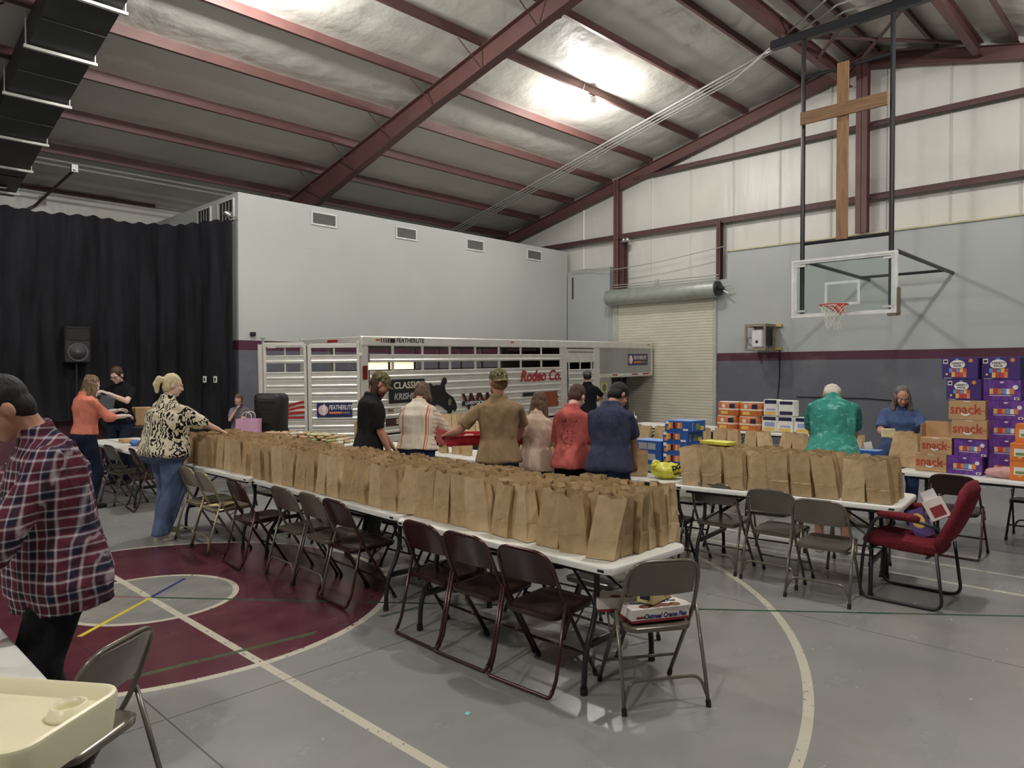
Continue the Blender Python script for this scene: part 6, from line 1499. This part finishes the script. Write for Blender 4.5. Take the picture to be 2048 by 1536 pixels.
# 1 plaid shirt man
person(.835, 3.395, 172, 1.80, 'dark haired man in a plaid shirt leaning over the near white table', SK['tan'], plaid(), dk_j, dict(k='short', m=dark_h, amp=.003, front=-.020),
       dict(fat=1.14, belly=1.12, lean=5, hunch=12, nod=22, turn=4, sleeve=1.85, R=(.20, .42, .98), L=(-.24, .34, .93), poleL=(-.7, -.7, -.4), collar=True, hem=.80, g=.020, fold=.020, vox=.0065, cvox=.008, feet=((.12, -.05, 0), (-.12, .08, 0)), slw=1.2, flare=.006, neck=1.12, legw=1.15, seed=2.3))
# bystander at the left edge
person(.62, 4.62, 190, 1.66, 'grey haired person at the left edge behind the plaid shirt man', SK['light'], cloth('red knit', (150, 60, 52)).mat, khaki, dict(k='short', m=white_h, amp=.004), dict(lean=8, nod=20, sleeve=1.6, hipz=.50, feet=((.1, .40, 0), (-.1, .40, 0)), R=(.2, .3, .8), L=(-.2, .3, .8)))
# 2 coral sweater woman
person(2.85, 10.42, 12, 1.74, 'woman in a coral sweater with long wavy hair at the bread table', SK['pale'], cloth('coral sweater', (220, 124, 100)).mat, navy_j, dict(k='long', m=wavy_h, len=.34, w=.105, amp=.016),
       dict(fem=True, fat=1.02, lean=3, nod=22, turn=0, sleeve=1.35, hem=.96, R=(.16, .44, 1.18), L=(-.10, .46, 1.24), gloves=True, poleR=(.6, -.6, -1), poleL=(-.6, -.6, -1), flare=.0, slw=1.1, shirtname='sweater'))
# 3 black t-shirt young man with glasses
t3, A3, H3 = person(3.90, 12.36, 222, 1.87, 'young man in glasses and a black t-shirt holding a grey pouch', SK['pale'], cloth('black t-shirt cloth', (22, 22, 26)).mat, navy_j, dict(k='short', m=brown_h, amp=.004, front=-.016),
       dict(fat=1.0, lean=2, nod=26, turn=0, sleeve=.75, hem=.90, R=(.16, .36, 1.30), L=(-.05, .38, 1.33), glasses=True, gloves=True, down=True, poleR=(.8, -.3, -.8), poleL=(-.9, -.3, -.8), sw=.20, vox=.0075))
b = MB(); b.box((-.12, -.01, -.11), (.12, .01, .09), c=.008, M=Matrix.Rotation(R(-15), 4, 'Y')); o = b.build('grey_pouch', pm('grey mesh pouch', (84, 88, 94), .6, 0, .2, 40), loc=(3.60, 12.02, 1.30), rz=R(222-90)); tag(o, 'small grey pouch held between the two gloved people', 'pouch')
# 4 leaf print blouse woman
person(2.96, 8.03, 8, 1.75, 'blond ponytail woman in a black and cream leaf print blouse and jeans', SK['pale'], leafprint(), blue_j, dict(k='pony', m=blond_h, amp=.004, front=-.018),
       dict(fem=True, fat=1.62, belly=1.12, lean=4, nod=8, turn=-22, sleeve=1.35, hem=.86, R=(.24, .52, 1.10), L=(-.26, .26, .98), poleR=(.5, -.4, -1.2), g=.024, flare=-.012, fold=.018, feet=((.14, -.12, 0), (-.13, .05, 0)), shoe=white_shoe, legw=1.3, curl=.6, slw=1.3, arm=.92, vox=.0075, shirtname='blouse', seed=4.4))
# 5 bearded man with camo cap
person(4.40, 6.38, -22, 1.79, 'bearded long haired man in a camouflage cap and black t-shirt', SK['ruddy'], cloth('worn black t-shirt cloth', (34, 32, 34)).mat, dk_j, dict(k='under', m=brown_h, len=.16, w=.075, amp=.01, beard=red_b),
       dict(fat=1.0, lean=4, nod=24, turn=-6, sleeve=.85, hem=.86, R=(.16, .20, .86), L=(-.16, .30, .92), cap=(CAMO, False), beard=.07, poleR=(.3, -1, 0), slw=1.15, sw=.19, vox=.0075, seed=7.1))
# 6 striped sweater woman
person(4.98, 6.30, 32, 1.69, 'woman seen from behind in a cream sweater with orange stripes', SK['light'], sweater(), blue_j2, dict(k='bob', m=bob_h, len=.15, w=.088, amp=.010),
       dict(fem=True, fat=1.22, lean=8, nod=24, turn=-8, sleeve=1.8, hem=.93, R=(.18, .40, 1.02), L=(-.18, .42, 1.0), eyes=False, g=.024, slw=1.25, poleR=(.9, -.5, -.5), poleL=(-.9, -.5, -.5), flare=.02, shirtname='sweater'))
# 7 tan shirt man with red tray
t7, A7, H7 = person(4.86, 4.90, 52, 1.79, 'man seen from behind in a tan t-shirt and camouflage cap carrying the red tray', SK['ruddy'], cloth('tan t-shirt cloth', (150, 124, 90)).mat, grey_j, dict(k='under', m=ginger_h, len=0, amp=.005, beard=ginger_h),
       dict(fat=1.02, lean=0, nod=0, turn=14, sleeve=.80, hem=.88, R=(.24, .40, 1.06), L=(-.46, .26, 1.12), eyes=False, cap=(CAMO, True), beard=.02, poleR=(.5, -.3, -1), poleL=(-.6, -.5, -.9), sw=.20, slw=1.25, vox=.0075, arm=1.02, curl=.7, hem_=0, seed=1.2))
# 8 girl with long brown hair
person(5.42, 4.94, 20, 1.58, 'girl with long brown hair and a beige top behind the tan shirt man', SK['light'], cloth('beige top cloth', (196, 170, 150)).mat, black_p, dict(k='long', m=hair_mat('glossy brown hair', (70, 50, 36), (112, 84, 62)), len=.30, w=.080, amp=.007),
       dict(fem=True, fat=.95, lean=4, nod=20, sleeve=.95, slw=1.35, hem=.84, R=(.16, .34, .98), L=(-.14, .34, .98), eyes=False, flare=.03, g=.022, sw=.165, shirtname='top'))
# 9 coral shirt boy
person(5.40, 4.46, 22, 1.68, 'boy in a red t-shirt with a dark diamond print on the back', SK['pale'], redshirt(), black_p, dict(k='short', m=brown_h, amp=.004),
       dict(fat=.88, lean=5, nod=30, turn=-14, sleeve=.95, slw=1.25, hem=.86, R=(.10, .34, 1.02), L=(-.12, .34, 1.02), sw=.165, g=.020, flare=.028, fold=.016, eyes=True, down=True))
# 10 navy shirt man
person(5.36, 3.98, 22, 1.72, 'dark haired man in a navy t-shirt and jeans looking down to the right', SK['tan'], cloth('navy t-shirt cloth', (58, 62, 88)).mat, blue_j2, dict(k='short', m=black_h, amp=.005, front=-.014),
       dict(fat=1.06, lean=7, hunch=9, nod=28, turn=-32, sleeve=.80, slw=1.2, hem=.86, R=(.16, .36, .92), L=(-.10, .36, .96), sw=.195, poleR=(.5, -.9, 0), g=.020, fold=.015, down=True, vox=.0075, seed=3.9))
# 11 far man at the trailer
person(11.4, 9.0, 50, 1.80, 'man in a black shirt and grey cap standing at the trailer door', SK['ruddy'], cloth('black polo cloth', (24, 26, 30)).mat, dk_j, dict(k='under', m=dark_h, len=0, amp=.004), dict(fat=1.05, lean=0, nod=4, sleeve=.75, eyes=False, R=(.16, .28, 1.1), L=(-.16, .28, 1.1), cap=(pm('grey cap cloth', (92, 92, 96), .9), False), hem=.9, poleR=(1, -.3, 0), poleL=(-1, -.3, 0)))
# 12 teal shirt man
person(7.22, 2.68, 22, 1.80, 'white haired man in a teal shirt leaning over the far table', SK['ruddy'], tealshirt(), khaki, dict(k='bald', m=white_h, amp=.005),
       dict(fat=1.14, belly=1.1, lean=14, hunch=22, nod=30, sleeve=.95, slw=1.2, hem=.84, R=(.20, .56, .98), L=(-.16, .56, .98), eyes=False, collar=True, pleg=.46, sw=.205, g=.022, flare=.02, fold=.015, shoe=white_shoe, seed=6.0))
# 13 grey haired woman
t13, A13, H13 = person(9.22, 2.66, 206, 1.62, 'woman with long grey brown hair in a blue t-shirt filling bags', SK['ruddy'], cloth('blue t-shirt cloth', (72, 92, 136)).mat, blue_j2, dict(k='long', m=grey_h, len=.30, w=.100, amp=.010, front=-.030, side=.006),
       dict(fem=True, fat=1.25, belly=1.1, lean=5, nod=22, sleeve=.85, slw=1.2, hem=.84, R=(.14, .42, 1.10), L=(-.24, .44, 1.02), down=True, poleR=(.9, -.3, -.7), poleL=(-.9, -.3, -.7), sw=.19, g=.020, vox=.0075, seed=8.2))
b = MB(); b.box((-.07, -.015, -.05), (.07, .015, .05), c=.008); o = b.build('snack_packet', pm('white yellow packet', (226, 216, 170), .35, 0, .15, 18), loc=(8.80, 2.66, 1.07), rz=R(120)); tag(o, 'white and yellow snack packet in the grey haired woman\'s hand', 'packet')
# 14 child
person(5.95, 12.62, 250, 1.36, 'small brown haired child in a grey shirt beside the trailer gate', SK['light'], cloth('grey child shirt', (128, 120, 134)).mat, navy_j, dict(k='short', m=bob_h, amp=.006), dict(fat=.92, nod=24, turn=-20, sleeve=.8, hs=1.16, R=(.10, .22, 1.38), L=(-.12, .26, 1.2), down=True))
# ---- red bread tray with sandwiches
rt = empty('red_bread_tray', (5.12, 5.42, 1.03), R(52-90+12), 'red plastic bread tray carried by the tan shirt man', 'tray')
rp = pm('red tray plastic', (190, 26, 40), .35, 0, .08, 8); w, d, hh = .84, .46, .10
b = MB(); b.box((-w/2, -d/2, 0), (w/2, d/2, .012)); b.build('tray_base', rp, rt)
for (p, q) in (((-w/2, -d/2, .012), (w/2, -d/2+.012, hh)), ((-w/2, d/2-.012, .012), (w/2, d/2, hh)), ((-w/2, -d/2+.012, .012), (-w/2+.012, d/2-.012, hh+.05)), ((w/2-.012, -d/2+.012, .012), (w/2, d/2-.012, hh+.05))):
    b = MB(); b.box(p, q, c=.003); b.build('tray_wall', rp, rt)
b = MB(); b.box((-w/2-.012, -d/2-.012, hh-.012), (w/2+.012, -d/2, hh)); b.box((-w/2-.012, d/2, hh-.012), (w/2+.012, d/2+.012, hh)); b.build('rim_lip', rp, rt)
for k in range(14):
    o = bpy.data.objects.new('wrapped_sandwich', SM[k % 10]); COL.objects.link(o); lx, ly = -.33+(k % 7)*.11, -.12+.2*(k//7)
    v = Matrix.Translation(rt.location) @ Matrix.Rotation(rt.rotation_euler.z, 4, 'Z') @ Vector((lx, ly, .014 + .036*(k % 2)))
    o.location = v; o.rotation_euler = (0, R(rs.uniform(-6, 6)), rs.uniform(0, 6)); tag(o, 'plastic wrapped sandwich in the red bread tray', 'sandwich', 'sandwiches in the red tray')
bpy.data.scenes.remove(TMPS)
